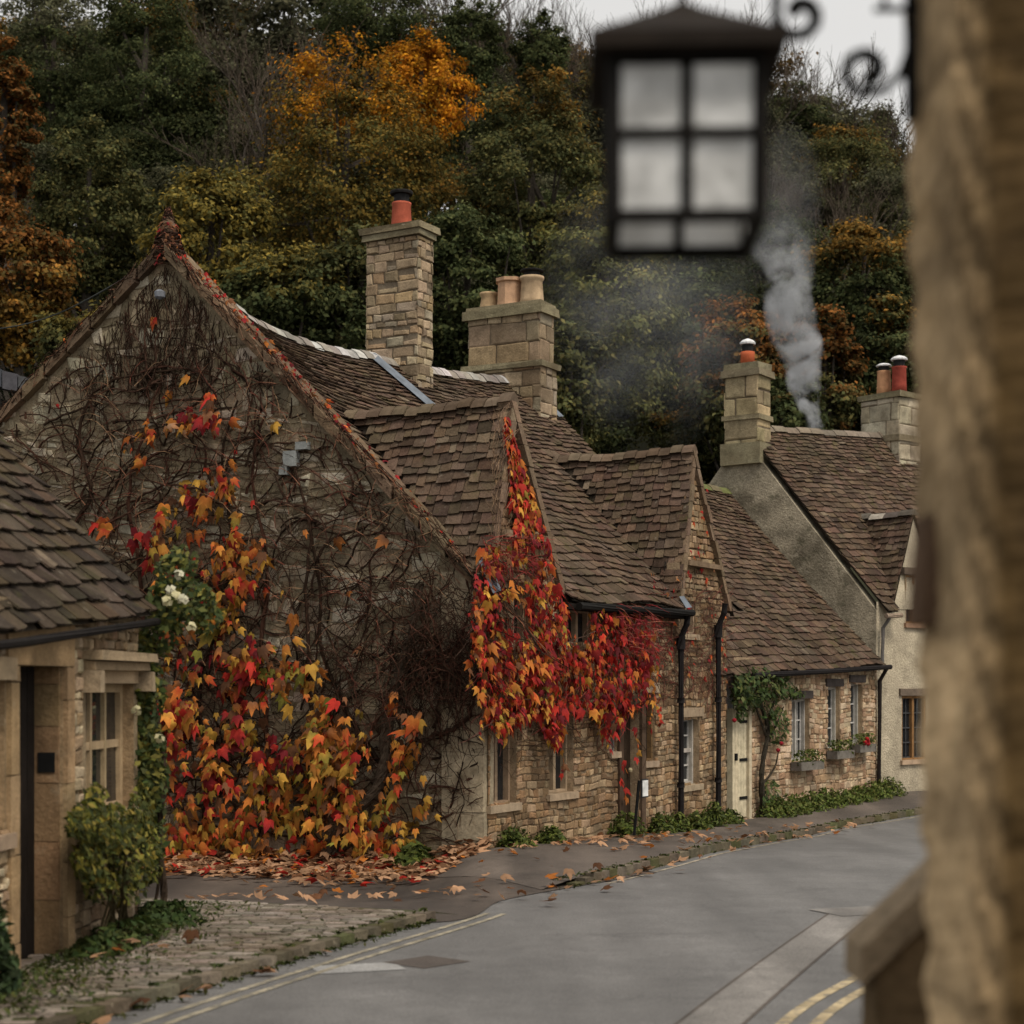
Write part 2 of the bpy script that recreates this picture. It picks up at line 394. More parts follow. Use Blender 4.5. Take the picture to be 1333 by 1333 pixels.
def chimney(house, cx, cy, e1, wa, wb, z0, z1, caps, pal=PAL_CH, h=(.09, .19), wd=(.12, .32), extra=(), label=None, zlo=None):
    e1 = Vector(e1).normalized(); e2 = Vector((-e1.y, e1.x))
    def F(a, b, z): p = Vector((cx, cy))+e1*a+e2*b; return V(p.x, p.y, z)
    mb = MB()
    def block(wa, wb, z0, z1, pal, h, wd):
        mb.box(lambda u, r, z: F(u, r, z), -wa/2+.02, wa/2-.02, -wb/2+.02, wb/2-.02, z0, z1, (.17, .135, .095))
        for k in range(4):
            W, D = (wa, wb) if k % 2 == 0 else (wb, wa); an = k*math.pi/2; ca, sa = math.cos(an), math.sin(an)
            def g(u, r, z, ca=ca, sa=sa, W=W, D=D):
                x, y = u-W/2, -D/2+.02+r; return F(x*ca-y*sa, x*sa+y*ca, z)
            stones(mb, g, W, z0, z1, (), h, wd, pal, .028, .014)
    block(wa, wb, z0, z1, pal, h, wd)
    for (a, b, c, d) in extra: block(a, b, c, d, pal, (.2, .3), (.25, .5))
    for (a, b, c, d) in caps:
        mb.box(lambda u, r, z: F(u, r, z), -a/2, a/2, -b/2, b/2, c, d, jit((.21, .18, .115), .1), .012)
    ch = mb.build('chimney', M['stone'], house)
    if label: ch['label'] = label
    return ch, F
def pot(ch, p, prof, col, mat='attr', n=16, label=None, name='chimney_pot', rot=0):
    mb = MB(); mb.lathe(p, prof, n, col, rot); o = mb.build(name, M[mat], ch, smooth=n > 8)
    if label: o['label'] = label
    return o
def cowl(ch, p, r, h, white=False):
    mb = MB(); c = (.6, .6, .6) if white else (.015, .014, .013); k = (.02, .02, .02)
    mb.lathe(p, [(r*.8, 0), (r*.85, h*.5)], 12, k)
    mb.lathe((p[0], p[1], p[2]+h*.52), [(r*1.15, 0), (r*1.2, h*.12), (r*.8, h*.3), (.02, h*.42)] if white else [(r*1.2, 0), (r*1.25, h*.12), (r*1.2, h*.2), (r*.9, h*.24)], 14, c)
    mb.build('cowl', M['paint'], ch)

# ------------------------------------------------------------------ ground, road, pavement
def strip(name, A, B, off, mat, n=60, m=6, kind='structure', col=(.5, .5, .5), zf=None, ramp=0):
    A = smooth_pl([V(*p, 0) for p in A], n); B = smooth_pl([V(*p, 0) for p in B], n); mb = MB(); zf = zf or gz
    vs = []
    for i, (a, b) in enumerate(zip(A, B)):
        for j in range(m+1):
            p = a.lerp(b, j/m); vs.append((p.x, p.y, zf(p.x, p.y)+(off if not ramp else lerp(.012, off, min(1, i/ramp)))))
    fs = [(i*(m+1)+j, i*(m+1)+j+1, (i+1)*(m+1)+j+1, (i+1)*(m+1)+j) for i in range(n) for j in range(m)]
    mb.add(vs, fs, col); o = mb.build(name, mat); 
    if kind: o['kind'] = kind
    return o
def asphalt(name, base, ns2=.5, rough=.75, tint=(.10, .09, .08), streak=.17):
    m, n, b, out = newmat(name)
    rgb = n.nodes.new('ShaderNodeRGB'); rgb.outputs[0].default_value = (*base, 1); c = rgb.outputs[0]
    f, _ = noise_fac(n, ns2, 1-streak, 1+streak, 3); c = mulc(n, c, f)
    tc = n.nodes.new('ShaderNodeTexCoord'); mp = n.nodes.new('ShaderNodeMapping'); mp.inputs['Rotation'].default_value = (0, 0, rad(25)); mp.inputs['Scale'].default_value = (1.4, .12, 1)
    nz = n.nodes.new('ShaderNodeTexNoise'); nz.inputs['Scale'].default_value = 1.0; nz.inputs['Detail'].default_value = 4
    n.links.new(tc.outputs['Object'], mp.inputs[0]); n.links.new(mp.outputs[0], nz.inputs['Vector'])
    mr = n.nodes.new('ShaderNodeMapRange'); mr.inputs[1].default_value = .35; mr.inputs[2].default_value = .65; mr.inputs[3].default_value = 1-streak; mr.inputs[4].default_value = 1+streak
    n.links.new(nz.outputs[0], mr.inputs[0]); c = mulc(n, c, mr.outputs[0])
    f, raw = noise_fac(n, 60, .5, 1.55, 4, rough=.8); c = mulc(n, c, f); f, raw = noise_fac(n, 3.0, .82, 1.15, 6, rough=.75); c = mulc(n, c, f)
    vo = n.nodes.new('ShaderNodeTexVoronoi'); vo.feature = 'DISTANCE_TO_EDGE'; vo.inputs['Scale'].default_value = .33; wn = n.nodes.new('ShaderNodeTexNoise'); wn.inputs['Scale'].default_value = 1.7; wn.inputs['Detail'].default_value = 6
    ad = n.nodes.new('ShaderNodeVectorMath'); ad.operation = 'MULTIPLY_ADD'; n.links.new(tc.outputs['Object'], wn.inputs['Vector']); n.links.new(wn.outputs['Color'], ad.inputs[0]); ad.inputs[1].default_value = (1.2, 1.2, 1.2); n.links.new(tc.outputs['Object'], ad.inputs[2]); n.links.new(ad.outputs[0], vo.inputs['Vector'])
    mr = n.nodes.new('ShaderNodeMapRange'); mr.inputs[1].default_value = .0; mr.inputs[2].default_value = .012; mr.inputs[3].default_value = .82; mr.inputs[4].default_value = 1; n.links.new(vo.outputs['Distance'], mr.inputs[0]); c = mulc(n, c, mr.outputs[0])
    n.links.new(c, b.inputs['Base Color']); b.inputs['Roughness'].default_value = rough; b.inputs['Specular IOR Level'].default_value = .35
    _, raw = noise_fac(n, 110, 0, 1, 3); bp = n.nodes.new('ShaderNodeBump'); bp.inputs['Strength'].default_value = .35; bp.inputs['Distance'].default_value = .01
    n.links.new(raw, bp.inputs['Height']); n.links.new(bp.outputs[0], b.inputs['Normal'])
    return m
M['road'] = asphalt('road_asphalt', (.118, .114, .109), rough=.6)
M['pave'] = asphalt('pavement_asphalt', (.085, .068, .055), streak=.3)
M['drive'] = asphalt('driveway_asphalt', (.06, .046, .036), streak=.4)
M['earth'] = plain('earth', (.045, .038, .022), .95, ns=1.2, na=.5, bump=.5, bs=6)
M['patch'] = asphalt('asphalt_patch', (.165, .153, .139), streak=.3)
M['patchl'] = asphalt('pale_patch', (.25, .245, .235), streak=.2)
M['patchd'] = asphalt('dark_patch', (.075, .06, .05), streak=.3)
M['wood_floor'] = plain('woodland_floor', (.03, .03, .014), .95, ns=.4, na=.6, bump=.6, bs=2)
mb = MB(); ys = [-20, -5, 2, 5, 8, 11, 13.5, 16, 18.5, 21, 23.5, 26, 27.5, 29, 31.5, 34, 37, 40]; xs = [-90, -40, -20, -10, -5, -2.5, -1.5, -1, -.5, 0, 2, 5, 8, 12, 20, 40, 90]
for a, b in zip(ys, ys[1:]):
    for c, d in zip(xs, xs[1:]): mb.quad((c, a, gz(c, a)-.06), (d, a, gz(d, a)-.06), (d, b, gz(d, b)-.06), (c, b, gz(c, b)-.06))
mb.build('ground', M['earth'])['kind'] = 'structure'
mb = MB(); ys = [40, 44, 47, 50, 53, 56, 62, 70, 78, 85, 92, 100, 108, 115, 130, 160, 220, 400]; xs = list(range(-150, 151, 10)); vs = []
for y in ys:
    for x in xs: vs.append((x, y, hz(x, y)-.06 + (0 if y < 46 else .6*math.sin(x*.21+y*.3))))
nx = len(xs); mb.add(vs, [(j*nx+i, j*nx+i+1, (j+1)*nx+i+1, (j+1)*nx+i) for j in range(len(ys)-1) for i in range(nx-1)])
mb.build('hillside', M['wood_floor'], smooth=True)['kind'] = 'structure'
KL = [(-5, -2), (-4.2, 3), (-3.4, 6), (-2.43, 9.43), (-1.55, 12), (-.72, 14.2), (-.1, 15.9), (.75, 17.3), (1.82, 19.6), (3.64, 24), (5.5, 27.9), (7.4, 30.4), (10.2, 33.6), (16, 38), (26, 42)]
KR = [(.55, -2), (.65, 3), (1.05, 6), (1.95, 9.3), (2.85, 11.3), (3.9, 13.6), (4.9, 15.6), (5.7, 17.2), (7.0, 19.6), (9.2, 23.4), (11.5, 26.6), (13.5, 29), (16.5, 32), (21, 35), (29, 38)]
KLs = smooth_pl([V(*p, 0) for p in KL], 140)
strip('road', KL, KR, 0, M['road'], 90, 8)
def offs(pl, d):
    out = []
    for i, p in enumerate(pl):
        t = (pl[min(i+1, len(pl)-1)]-pl[max(i-1, 0)]).normalized(); out.append(p+V(t.y, -t.x, 0)*d)
    return out
def ribbon(name, pl, w, off, mat, kind='structure', col=(.5, .5, .5), zf=gz):
    a, b = offs(pl, -w/2), offs(pl, w/2); mb = MB()
    vs = [(p.x, p.y, zf(p.x, p.y)+off) for q in zip(a, b) for p in q]
    mb.add(vs, [(2*i, 2*i+1, 2*i+3, 2*i+2) for i in range(len(pl)-1)], col); o = mb.build(name, mat); o['kind'] = kind; return o
# pavement before the cottages, with its kerb
pav_in = [p for p in KLs if 16.6 < p.y]
inner = [(-.9, 19.6), (-.5, 20.5), (.1, 21.6), (1.6, 24.4), (3.4, 27.7), (4.0, 28.6), (5.4, 30.7), (6.9, 32.8), (8.4, 34.4), (11, 36.7), (18, 41), (28, 45)]
outer = [(p.x, p.y) for p in smooth_pl(pav_in, 24)]
inner = [(p.x, p.y) for p in smooth_pl([V(*p, 0) for p in inner], 24)]
strip('pavement', [(p.x, p.y) for p in offs([V(*q, 0) for q in outer], -.11)], inner, .085, M['pave'], 70, 6, ramp=5)
def kerb(name, pl, w=.12, h=.1, col=(.13, .11, .08), step=.8):
    mb = MB(); L = 0; acc = [pl[0]]
    for a, b in zip(pl, pl[1:]):
        n = max(1, int((b-a).length/step))
        for i in range(n): acc.append(a.lerp(b, (i+1)/n))
    a_, b_ = offs(acc, -w), offs(acc, .0)
    for i in range(len(acc)-1):
        q = [b_[i], b_[i+1], a_[i+1], a_[i]]; q = [q[0].lerp(q[1], .002), q[1].lerp(q[0], .002), q[2].lerp(q[3], .002), q[3].lerp(q[2], .002)]
        hh = h*min(1, .35+i*.33)+R.uniform(-.002, .002); lo = [V(p.x, p.y, gz(p.x, p.y)-.05) for p in q]; hi = [V(p.x, p.y, gz(p.x, p.y)+hh) for p in q]
        c = R.choice([col, (.115, .10, .07), (.15, .125, .09), (.085, .085, .04)]); mb.hexa(lo+hi, jit(c, .2))
    o = mb.build(name, M['stone']); o['kind'] = 'structure'; return o
kerb('kerb', [p for p in KLs if p.y > 17.0])
kerb('kerb', [p for p in KLs if 3 < p.y < 14.4], .10, .075, (.085, .072, .05), .5)
KRs = smooth_pl([V(*p, 0) for p in KR], 140)
kerb('kerb', offs(KRs, .14), .14, .09)
strip('pavement', [(p.x, p.y) for p in offs(KRs, .15)][::4], [(p.x, p.y) for p in offs(KRs, 2.6)][::4], .075, M['pave'], 60, 5)
# worn yellow lines
M['yellow'] = attr_mat('road_paint', na=.5, ns=5, bump=.2, bs=80, fine=.35, stain=[(14, .5, .62, (.13, .125, .115), .75)])
for dd in (.27, .42): ribbon('yellow_line', [p for p in offs(KLs, dd) if 4 < p.y < 14.9], .055, .005, M['yellow'], col=(.26, .23, .17))
ribbon('yellow_line', [p for p in offs(KLs, .16) if 17.4 < p.y < 33], .05, .005, M['yellow'], col=(.30, .26, .2))
for dd in (-.3, -.48): ribbon('yellow_line', [p for p in offs(KRs, dd) if 4 < p.y < 13.5], .075, .005, M['yellow'], col=(.36, .29, .18))
# repairs in the asphalt
ribbon('road_repair_strip', [p for p in smooth_pl([V(.3, 7.0, 0), V(1.08, 9.43, 0), V(2.0, 12.1, 0), V(3.0, 14.9, 0)], 20)], .34, .004, M['patch'])
for dd in (-.18, .18): ribbon('road_repair_strip', offs(smooth_pl([V(.3, 7.0, 0), V(1.08, 9.43, 0), V(2.0, 12.1, 0), V(3.0, 14.9, 0)], 20), dd), .022, .006, M['patchd'])
ribbon('road_repair_strip', [V(2.75, 14.85, 0), V(3.35, 15.1, 0)], .55, .008, M['patch'])
ribbon('road_repair_strip', [V(-1.35, 11.55, 0), V(-.78, 11.75, 0)], .36, .004, M['patchl'])
ribbon('road_repair_strip', [V(-.76, 11.76, 0), V(-.45, 12.1, 0)], .42, .004, M['patchd'])
# cobbled forecourt: setts as stones
def ground_map(u, r, v): return V(u, v, gz(u, v)-r+.07)
mb = MB()
def on_cob(u, v):
    kx = interp(v, [(p[1], p[0]) for p in KL]); return -3.35 < u < kx-.16 and v < 15.4-(u+3.2)*.42
stones(mb, ground_map, 4.5, 5, 15.6, (), (.075, .11), (.12, .22), [(.20, .165, .135), (.16, .135, .11), (.23, .195, .16), (.13, .11, .085)], .012, .018, -5.0, keep=on_cob)
vs = []
for v in np.linspace(4, 15.3, 30):
    kx = interp(v, [(p[1], p[0]) for p in KL])-.13
    for t in np.linspace(0, 1, 6): x = lerp(-5.2, kx, t); vs.append((x, min(v, 15.5-(x+3.2)*.42), gz(x, v)+.068))
mb.add(vs, [(i*6+j, i*6+j+1, (i+1)*6+j+1, (i+1)*6+j) for i in range(29) for j in range(5)], (.06, .062, .03))
mb.build('cobbled_forecourt', M['stone'])['kind'] = 'structure'
strip('driveway', [(-9, 14.2), (-3.4, 15.0), (-.70, 14.15), (-.07, 15.9), (.78, 17.3)], [(-12, 24), (-6, 22.6), (-2.5, 22.3), (-.2, 21.6), (1.6, 18.6)], .007, M['drive'], 30, 10)

# ------------------------------------------------------------------ creeper cottage
A = thing('stone_cottage', FA(0, 0, gz(-.3, 21)), 'tall old stone cottage with the big gable covered in bare vine and orange creeper', 'cottage')
def fa(px0, px1, r0, r1):
    u0, z1 = FA.uz(px0, r0); u1, z0 = FA.uz(px1, r1); return (u0, u1, z0, z1)
oA = dict(w1=fa(637, 672, 908, 1045), w2=fa(714, 746, 905, 1030), slit=fa(794, 802, 925, 978), door=fa(808, 832, 918, 1079), w3=fa(839, 852, 902, 990), w4=fa(885, 910, 934, 1020),
          d1=fa(656, 684, 742, 838), mid=fa(738, 768, 792, 840), d2=fa(885, 905, 732, 826))
oA['door'] = (*oA['door'][:2], -2.28, oA['door'][3])
zeA = lambda u: 1.22+.022*u
mb = MB(); ops = list(oA.values())
dorm = [(.95, 1.04, 3.66), (6.95, 1.08, 3.75)]        # centre, half width, apex height
def dz(u): return max(za-(za-1.25)/hw*abs(u-uc) for uc, hw, za in dorm)
holed_wall(mb, FA, .06, 8.0, -2.75, 1.30, ops)
FAw = lambda u, r, z: FA(u, r, z+.014*math.sin(u*2.7+z)+.008*math.sin(u*8))
stones(mb, FAw, 7.95, -2.5, 1.28, ops, (.05, .13), (.07, .24), PAL_A, .022, .010, .05, jv=.12)
mb.quad(FA(8.0, 0, -2.7), FA(8.0, 7, -2.7), FA(8.0, 7, 1.4), FA(8.0, 0, 1.4), (.2, .15, .1))
mb.build('front_wall', M['stone'], A)
# gable wall
SR = (APX.z-1.2)/GLEN
pl_ = FG.uz(0, 548); SL = (APX.z-pl_[1])/(pl_[0]-GLEN); UL = 9.3
def gtop(u): return APX.z-(GLEN-u)*SR if u < GLEN else APX.z-(u-GLEN)*SL
mb = MB(); mb.add([FG(.02, 0, -2.75), FG(UL, 0, -2.75), FG(UL, 0, gtop(UL)), FG(GLEN, 0, APX.z), FG(.02, 0, 1.22)], [(0, 1, 2, 3, 4)], (.25, .2, .13))
FGw = lambda u, r, z: FG(u, r, z+.06*math.sin(u*1.7+z*2.2)+.03*math.sin(u*4.3-z*3)+.012*math.sin(u*11))
stones(mb, FGw, UL-.5, -2.5, 5.7, (), (.06, .24), (.08, .36), PAL_G, .02, .035, .58, jf=.27, keep=lambda u, z: z < gtop(u)-.12)
mb.build('gable_wall', M['stone'], A)
# smooth corner pier
mb = MB()
for i in range(5):
    z0 = -2.35+i*.75; mb.box(FG, .0, .56, -.07, .3, z0, z0+.745, jit((.30, .25, .17), .06), .006)
mb.box(FG, -.02, .66, -.16, .0, -2.7, -2.12, (.22, .17, .11), .02)
mb.build('corner_pier', M['oldstone'], A)
# gable coping and finial
mb = MB()
def coping(u0, u1, n):
    for i in range(n):
        a, b = lerp(u0, u1, i/n), lerp(u0, u1, (i+1)/n-.008)
        za, zb = gtop(a), gtop(b); th = .24+R.uniform(-.02, .02); e = R.uniform(-.02, .02)
        p = [FG(a, -.13+e, za-th*.5), FG(b, -.13+e, zb-th*.5), FG(b, .34, zb-th*.5), FG(a, .34, za-th*.5), FG(a, -.13+e, za+.05), FG(b, -.13+e, zb+.05), FG(b, .34, zb+.10), FG(a, .34, za+.10)]
        if u1 < u0: p = [p[1], p[0], p[3], p[2], p[5], p[4], p[7], p[6]]
        mb.hexa(p, jit(R.choice([(.12, .085, .055), (.16, .11, .07), (.10, .07, .045)]), .2))
coping(-.25, GLEN, 13); coping(UL, GLEN, 13)
mb.build('gable_coping', M['stone'], A)
mb = MB(); mb.lathe((APX.x, APX.y+.1, APX.z-.12), [(.15, 0), (.16, .1), (.10, .2), (.08, .26), (.13, .32), (.12, .40), (.07, .52), (.015, .66)], 9, (.12, .075, .05)); mb.build('finial', M['stone'], A)
# main roof
R0, R1 = P(232, 348, 22.75), P(690, 499, 31.0)
def on_ridge(px, row):
    k = (px-CX)/FPX; dx, dy = R1.x-R0.x, R1.y-R0.y; t = (k*R0.y-R0.x)/(dx-k*dy); y = R0.y+dy*t; return P(px, row, y), t
raw_ridge = [on_ridge(p, r)[0] for p, r in ((232, 348), (300, 398), (350, 430), (420, 453), (480, 465), (565, 484), (625, 492), (690, 499))]
def resample(pl, n):
    D = [0]
    for a, b in zip(pl, pl[1:]): D.append(D[-1]+(b-a).length)
    return [pl[0].lerp(pl[0], 0) if i == 0 else next(pl[k].lerp(pl[k+1], (D[-1]*i/n-D[k])/(D[k+1]-D[k])) for k in range(len(pl)-1) if D[-1]*i/n <= D[k+1]+1e-9) for i in range(n+1)]
ridgeA = resample(smooth_pl(raw_ridge, 40), 30)
eaveA = [FA(lerp(-.18, 8.35, i/30), -.2, zeA(lerp(-.18, 8.35, i/30))-.16-.03*math.sin(i*.7)) for i in range(31)]
SA = polyS(eaveA, ridgeA, .06)
def keepA(p):
    q = Vector((p.x, p.y))-FA.o; u = q.dot(FA.d); return p.z > dz(u)-.12 or (q.dot(-FA.n) > 3.2)
mb = MB(); slates(mb, SA, (.215, .085), (.13, .34), keep=keepA, nb=70)
for a, b in zip(ridgeA[:-1:3], ridgeA[3::3]):          # back slope
    o1, o2 = FA.n*-4.4, FA.n*-4.4
    mb.quad(b, a, a+V(o1.x, o1.y, -4), b+V(o2.x, o2.y, -4), (.08, .056, .041))
roofA = mb.build('roof', M['slate'], A)
mb = MB(); ridge_caps(mb, [p+V(0, 0, .0) for p in ridgeA], .16, .11, .22, ((.30, .28, .25), (.19, .17, .15), (.40, .38, .36), (.25, .22, .19))); mb.build('ridge', M['attr'], roofA)  # pale stone caps, with whitish sky sheen put into their colours
def flash(p0, p1, w, lift=.06):
    mb = MB()
    n = V(FA.n.x, FA.n.y, 1).normalized(); t = (p1-p0).normalized(); s = n.cross(t).normalized()
    mb.add([p0-s*w/2+n*lift, p0+s*w/2+n*(lift+.03), p1+s*w/2+n*(lift+.03), p1-s*w/2+n*lift], [(0, 1, 2, 3)]); mb.build('flashing', M['lead'], roofA)
# lead flashings by the chimneys and in the dormer foot
def on_roof(px, row, lo=.2):
    best = None
    for i in range(61):
        for j in range(61):
            p = SA(i/60, j/60); x = CX+FPX*p.x/p.y; y = HOR-FPX*p.z/p.y; e = (x-px)**2+(y-row)**2
            if best is None or e < best[0]: best = (e, i/60, j/60)
    e, s0, t0 = best; p = SA(s0, t0); return p
flash(on_roof(482, 458), on_roof(562, 536), .26)
flash(on_roof(686, 505), on_roof(728, 545), .16)
mb = MB(); mb.add([FA(-.30, -.28, 1.10), FA(.02, -.22, 1.16), FA(.10, .05, 1.62), FA(-.25, -.05, 1.5)], [(0, 1, 2, 3)]); mb.build('flashing', M['lead'], roofA); mb = MB()
mb.add([FA(5.72, -.26, 1.16), FA(5.96, -.26, 1.18), FA(5.96, -.12, 1.36), FA(5.78, -.12, 1.34)], [(0, 1, 2, 3)])
mb.build('flashing', M['lead'], roofA)
# gutter
mb = MB(); mb.tube([FA(2.05, -.27, 1.04), FA(4, -.27, 1.07), FA(5.95, -.27, 1.09)], .055, 8, (.012, .011, .01)); mb.box(FA, 1.9, 6.0, -.19, -.0, 1.0, 1.08, (.015, .012, .01)); mb.build('gutter', M['paint'], A)
for (u, zt, zb, bx) in ((FA.u(877), 1.08, -2.33, .1), (FA.u(926), 1.3, -2.35, .1)):
    mb = MB(); mb.tube([FA(u, -.24, zt), FA(u, -.22, zt-.15), FA(u, -.12, zt-.38), FA(u, -.12, zb+.12), FA(u, -.2, zb)], .05, 8, (.014, .012, .012))
    mb.tube([FA(u, -.12, zt-.55), FA(u, -.12, zt-.35)], .075, 8, (.014, .012, .012))
    for z in (-.3, -1.6): mb.tube([FA(u, -.12, z), FA(u, -.12, z+.08)], .063, 8, (.014, .012, .012))
    mb.build('downpipe', M['paint'], A)
# dormers
for di, (uc, hw, za) in enumerate(dorm):
    mb = MB(); zb = 1.22
    opd = [oA['d1'] if di == 0 else oA['d2']]
    def fdo(u, r, z, za=za): return FA(u, r+.2*max(0, (z-1.3)/(za-1.3)), z)
    inside = lambda u, z: z < za-.1-(za-1.25)/hw*abs(u-uc)
    mb.add([fdo(uc-hw+.04, .01, zb), fdo(uc+hw-.04, .01, zb), fdo(uc, .01, za-.06)], [(0, 1, 2)], (.2, .15, .1))
    stones(mb, fdo, 2*hw, 1.29, za-.1, (), (.08, .14), (.10, .26), PAL_A, .03, .013, uc-hw, keep=inside)
    dm = mb.build('dormer', M['stone'], A)
    # ledge over the window
    mb = MB(); mb.box(FA, uc-hw*.62, uc+hw*.62, -.1, .04, 1.86, 1.94, (.2, .14, .09), .01); mb.build('window_hood', M['stone'], dm)
    mb = MB(); sl = (za-1.25)/hw; rb = 2.75
    for sg in (-1, 1):
        zf = zb-.1; du = (za-zf)/sl
        b0, b1 = FA(uc+sg*du, -.12, zf), FA(uc+sg*du, rb, zf); t0, t1 = FA(uc, .12, za+.02), FA(uc, rb, za-.02)
        S = polyS([b1, b0], [t1, t0], .03) if sg < 0 else polyS([b0, b1], [t0, t1], .03)
        def kd(p):
            q = Vector((p.x, p.y))-FA.o; r = q.dot(-FA.n); u = q.dot(FA.d); zm = zeA(u)-.1+.98*(r+.1)
            return p.z > zm-.18
        slates(mb, S, (.175, .125), (.12, .30), PAL_S if di else [tuple(x*1.15 for x in c) for c in PAL_S], keep=kd, nb=40)
    dr = mb.build('dormer_roof', M['slate'], dm)
    mb = MB(); ridge_caps(mb, [FA(uc, .1, za+.03), FA(uc, 1.4, za-.02), FA(uc, rb, za+.02)], .13, .1, .2, ((.10, .075, .05), (.13, .095, .065), (.085, .06, .04))); mb.build('ridge', M['attr'], dm)
    # verge edge
    mb = MB()
    for i in range(9):
        for sg in (-1, 1):
            t0, t1 = i/9, (i+.97)/9; z0, z1 = lerp(1.2, za, t0), lerp(1.2, za, t1); u0, u1 = uc+sg*lerp(hw, 0, t0), uc+sg*lerp(hw, 0, t1)
            e = R.uniform(-.015, .015)
            p = [fdo(u0-sg*.1, -.10+e, z0), fdo(u0+sg*.02, -.10+e, z0), fdo(u0+sg*.02, .12, z0), fdo(u0-sg*.1, .12, z0), fdo(u1-sg*.1, -.10+e, z1), fdo(u1+sg*.02, -.10+e, z1), fdo(u1+sg*.02, .12, z1), fdo(u1-sg*.1, .12, z1)]
            if sg < 0: p = [p[1], p[0], p[3], p[2], p[5], p[4], p[7], p[6]]
            mb.hexa(p, jit((.17, .12, .08), .2))
    mb.build('verge', M['stone'], dm)
# windows and door
tan = (.29, .215, .14); brown = (.10, .06, .03)
window(A, FA, oA['w1'], 2, .16, (.24, .17, .11)); window(A, FA, oA['w2'], 2, .16, tan)
window(A, FA, oA['slit'], 1, .10, (.25, .24, .22), fw=.03); window(A, FA, oA['w3'], 1, .1, (.16, .095, .045), fw=.05, lintel=(.3, .23, .16))
window(A, FA, oA['w4'], 1, .17, (.33, .30, .26), lintel=(.28, .21, .14), transom=(oA['w4'][2]+oA['w4'][3])/2, bars=4, timber=(.4, .38, .35), fw=.06)
for k in ('d1', 'd2', 'mid'): window(A, FA, oA[k], 2, .09, tan, sill=k != 'mid')
u0, u1, z0, z1 = oA['door']; mb = MB()
for i in range(5): a, b = lerp(u0, u1, i/5), lerp(u0, u1, (i+1)/5-.01); mb.box(FA, a, b, .14, .19, z0, z1, jit((.035, .022, .015), .2))
dr = mb.build('door', M['attr'], A); mb = MB()
mb.box(FA, u0-.14, u0-.002, -.05, .1, z0, z1+.14, (.07, .045, .03)); mb.box(FA, u1+.002, u1+.14, -.05, .1, z0, z1+.14, (.09, .06, .04)); mb.box(FA, u0, u1, -.05, .1, z1, z1+.14, (.07, .045, .03)); mb.build('door_frame', M['attr'], dr)
mb = MB(); mb.lathe(FA(u1-.12, .09, -1.3), [(.03, 0), (.035, .03), (.02, .06)], 8, (.3, .25, .15)); mb.build('handle', M['paint'], dr)
# chimneys on the ridge
e1 = (FA.n.x, FA.n.y)
pc, _ = on_ridge(520, 470); z1 = (HOR-312)*27.2/FPX; z2 = (HOR-297)*27.2/FPX
ch, CF = chimney(A, pc.x, pc.y, e1, 1.0, .46, 4.55, z1, [(1.09, .56, z1, z1+.1), (1.16, .63, z1+.1, z2+.02)], label='tall narrow rubble chimney with one red pot')
q = CF(.04, 0, z2); s = 27.4/FPX
pot(ch, q, [(.17, 0), (.165, .1), (.15, .38), (.16, .4), (.16, .43)], (.34, .085, .05), label='red clay pot'); cowl(ch, q+V(0, 0, .43), .15, .26)
pc, _ = on_ridge(665, 480); y = pc.y; zz = lambda r: (HOR-r)*y/FPX
ch, CF = chimney(A, pc.x, pc.y, e1, 1.47, .55, zz(478), zz(412), [(1.62, .68, zz(416), zz(405)), (1.52, .6, zz(405), zz(400)), (1.66, .72, zz(484), zz(477))], h=(.26, .42), wd=(.3, .65), extra=[(1.56, .62, 4.0, zz(484))], label='wide ashlar chimney with three buff pots')
pot(ch, CF(-.45, 0, zz(402)), [(.19, 0), (.17, .08), (.14, .25), (.17, .29), (.17, .33)], (.40, .28, .16))
pot(ch, CF(-.02, 0, zz(402)), [(.25, 0), (.24, .1), (.23, .45), (.27, .47), (.27, .53)], (.42, .26, .16), n=8, rot=.4)
pot(ch, CF(.43, 0, zz(402)), [(.25, 0), (.21, .12), (.19, .44), (.22, .47), (.22, .52)], (.40, .29, .18)); cowl(ch, CF(.43, 0, zz(402)+.52), .17, .17)
# floodlight and junction boxes on the gable
mb = MB(); c = FG.pt(208, 384, -.12); mb.lathe(c-V(0, 0, .06), [(.02, 0), (.07, .03), (.075, .1), (.03, .13)], 10, (.16, .17, .19)); mb.tube([c, FG.pt(208, 384, .02)], .015, 6, (.1, .1, .1)); mb.build('floodlight', M['paint'], A)
mb = MB()
for (a, b, ra, rb) in ((390, 405, 577, 586), (374, 391, 589, 608), (369, 379, 609, 619)):
    ua, zt = FG.uz(a, ra); ub, zl = FG.uz(b, rb); mb.box(FG, min(ua, ub), max(ua, ub), -.13, -.02, zl, zt, (.25, .26, .25), .004)
mb.build('junction_box', M['attr'], A)

# ------------------------------------------------------------------ low pale cottage
B = thing('stone_cottage', FB(0, 0, gz(3.7, 28.5)), 'low pale rubble cottage with a cream door and flower boxes under three windows', 'cottage')
def fb(f, px0, px1, r0, r1):
    u0, z1 = f.uz(px0, r0); u1, z0 = f.uz(px1, r1); return (u0, u1, z0, z1)
oB = dict(door=fb(FB, 953, 975, 922, 1075), w1=fb(FB, 1030, 1053, 910, 990), w2=fb(FB, 1077, 1093, 894, 976), w3=fb(FB, 1107, 1122, 889, 968))
oB['door'] = (*oB['door'][:2], -2.32, oB['door'][3])
zeB = lambda u: .26+.03*u
mb = MB(); holed_wall(mb, FB, 0, 6.05, -2.7, .45, list(oB.values()), .2, (.3, .22, .14), (.4, .29, .18))
FBw = lambda u, r, z: FB(u, r, z+.014*math.sin(u*2.9+z)+.008*math.sin(u*7))
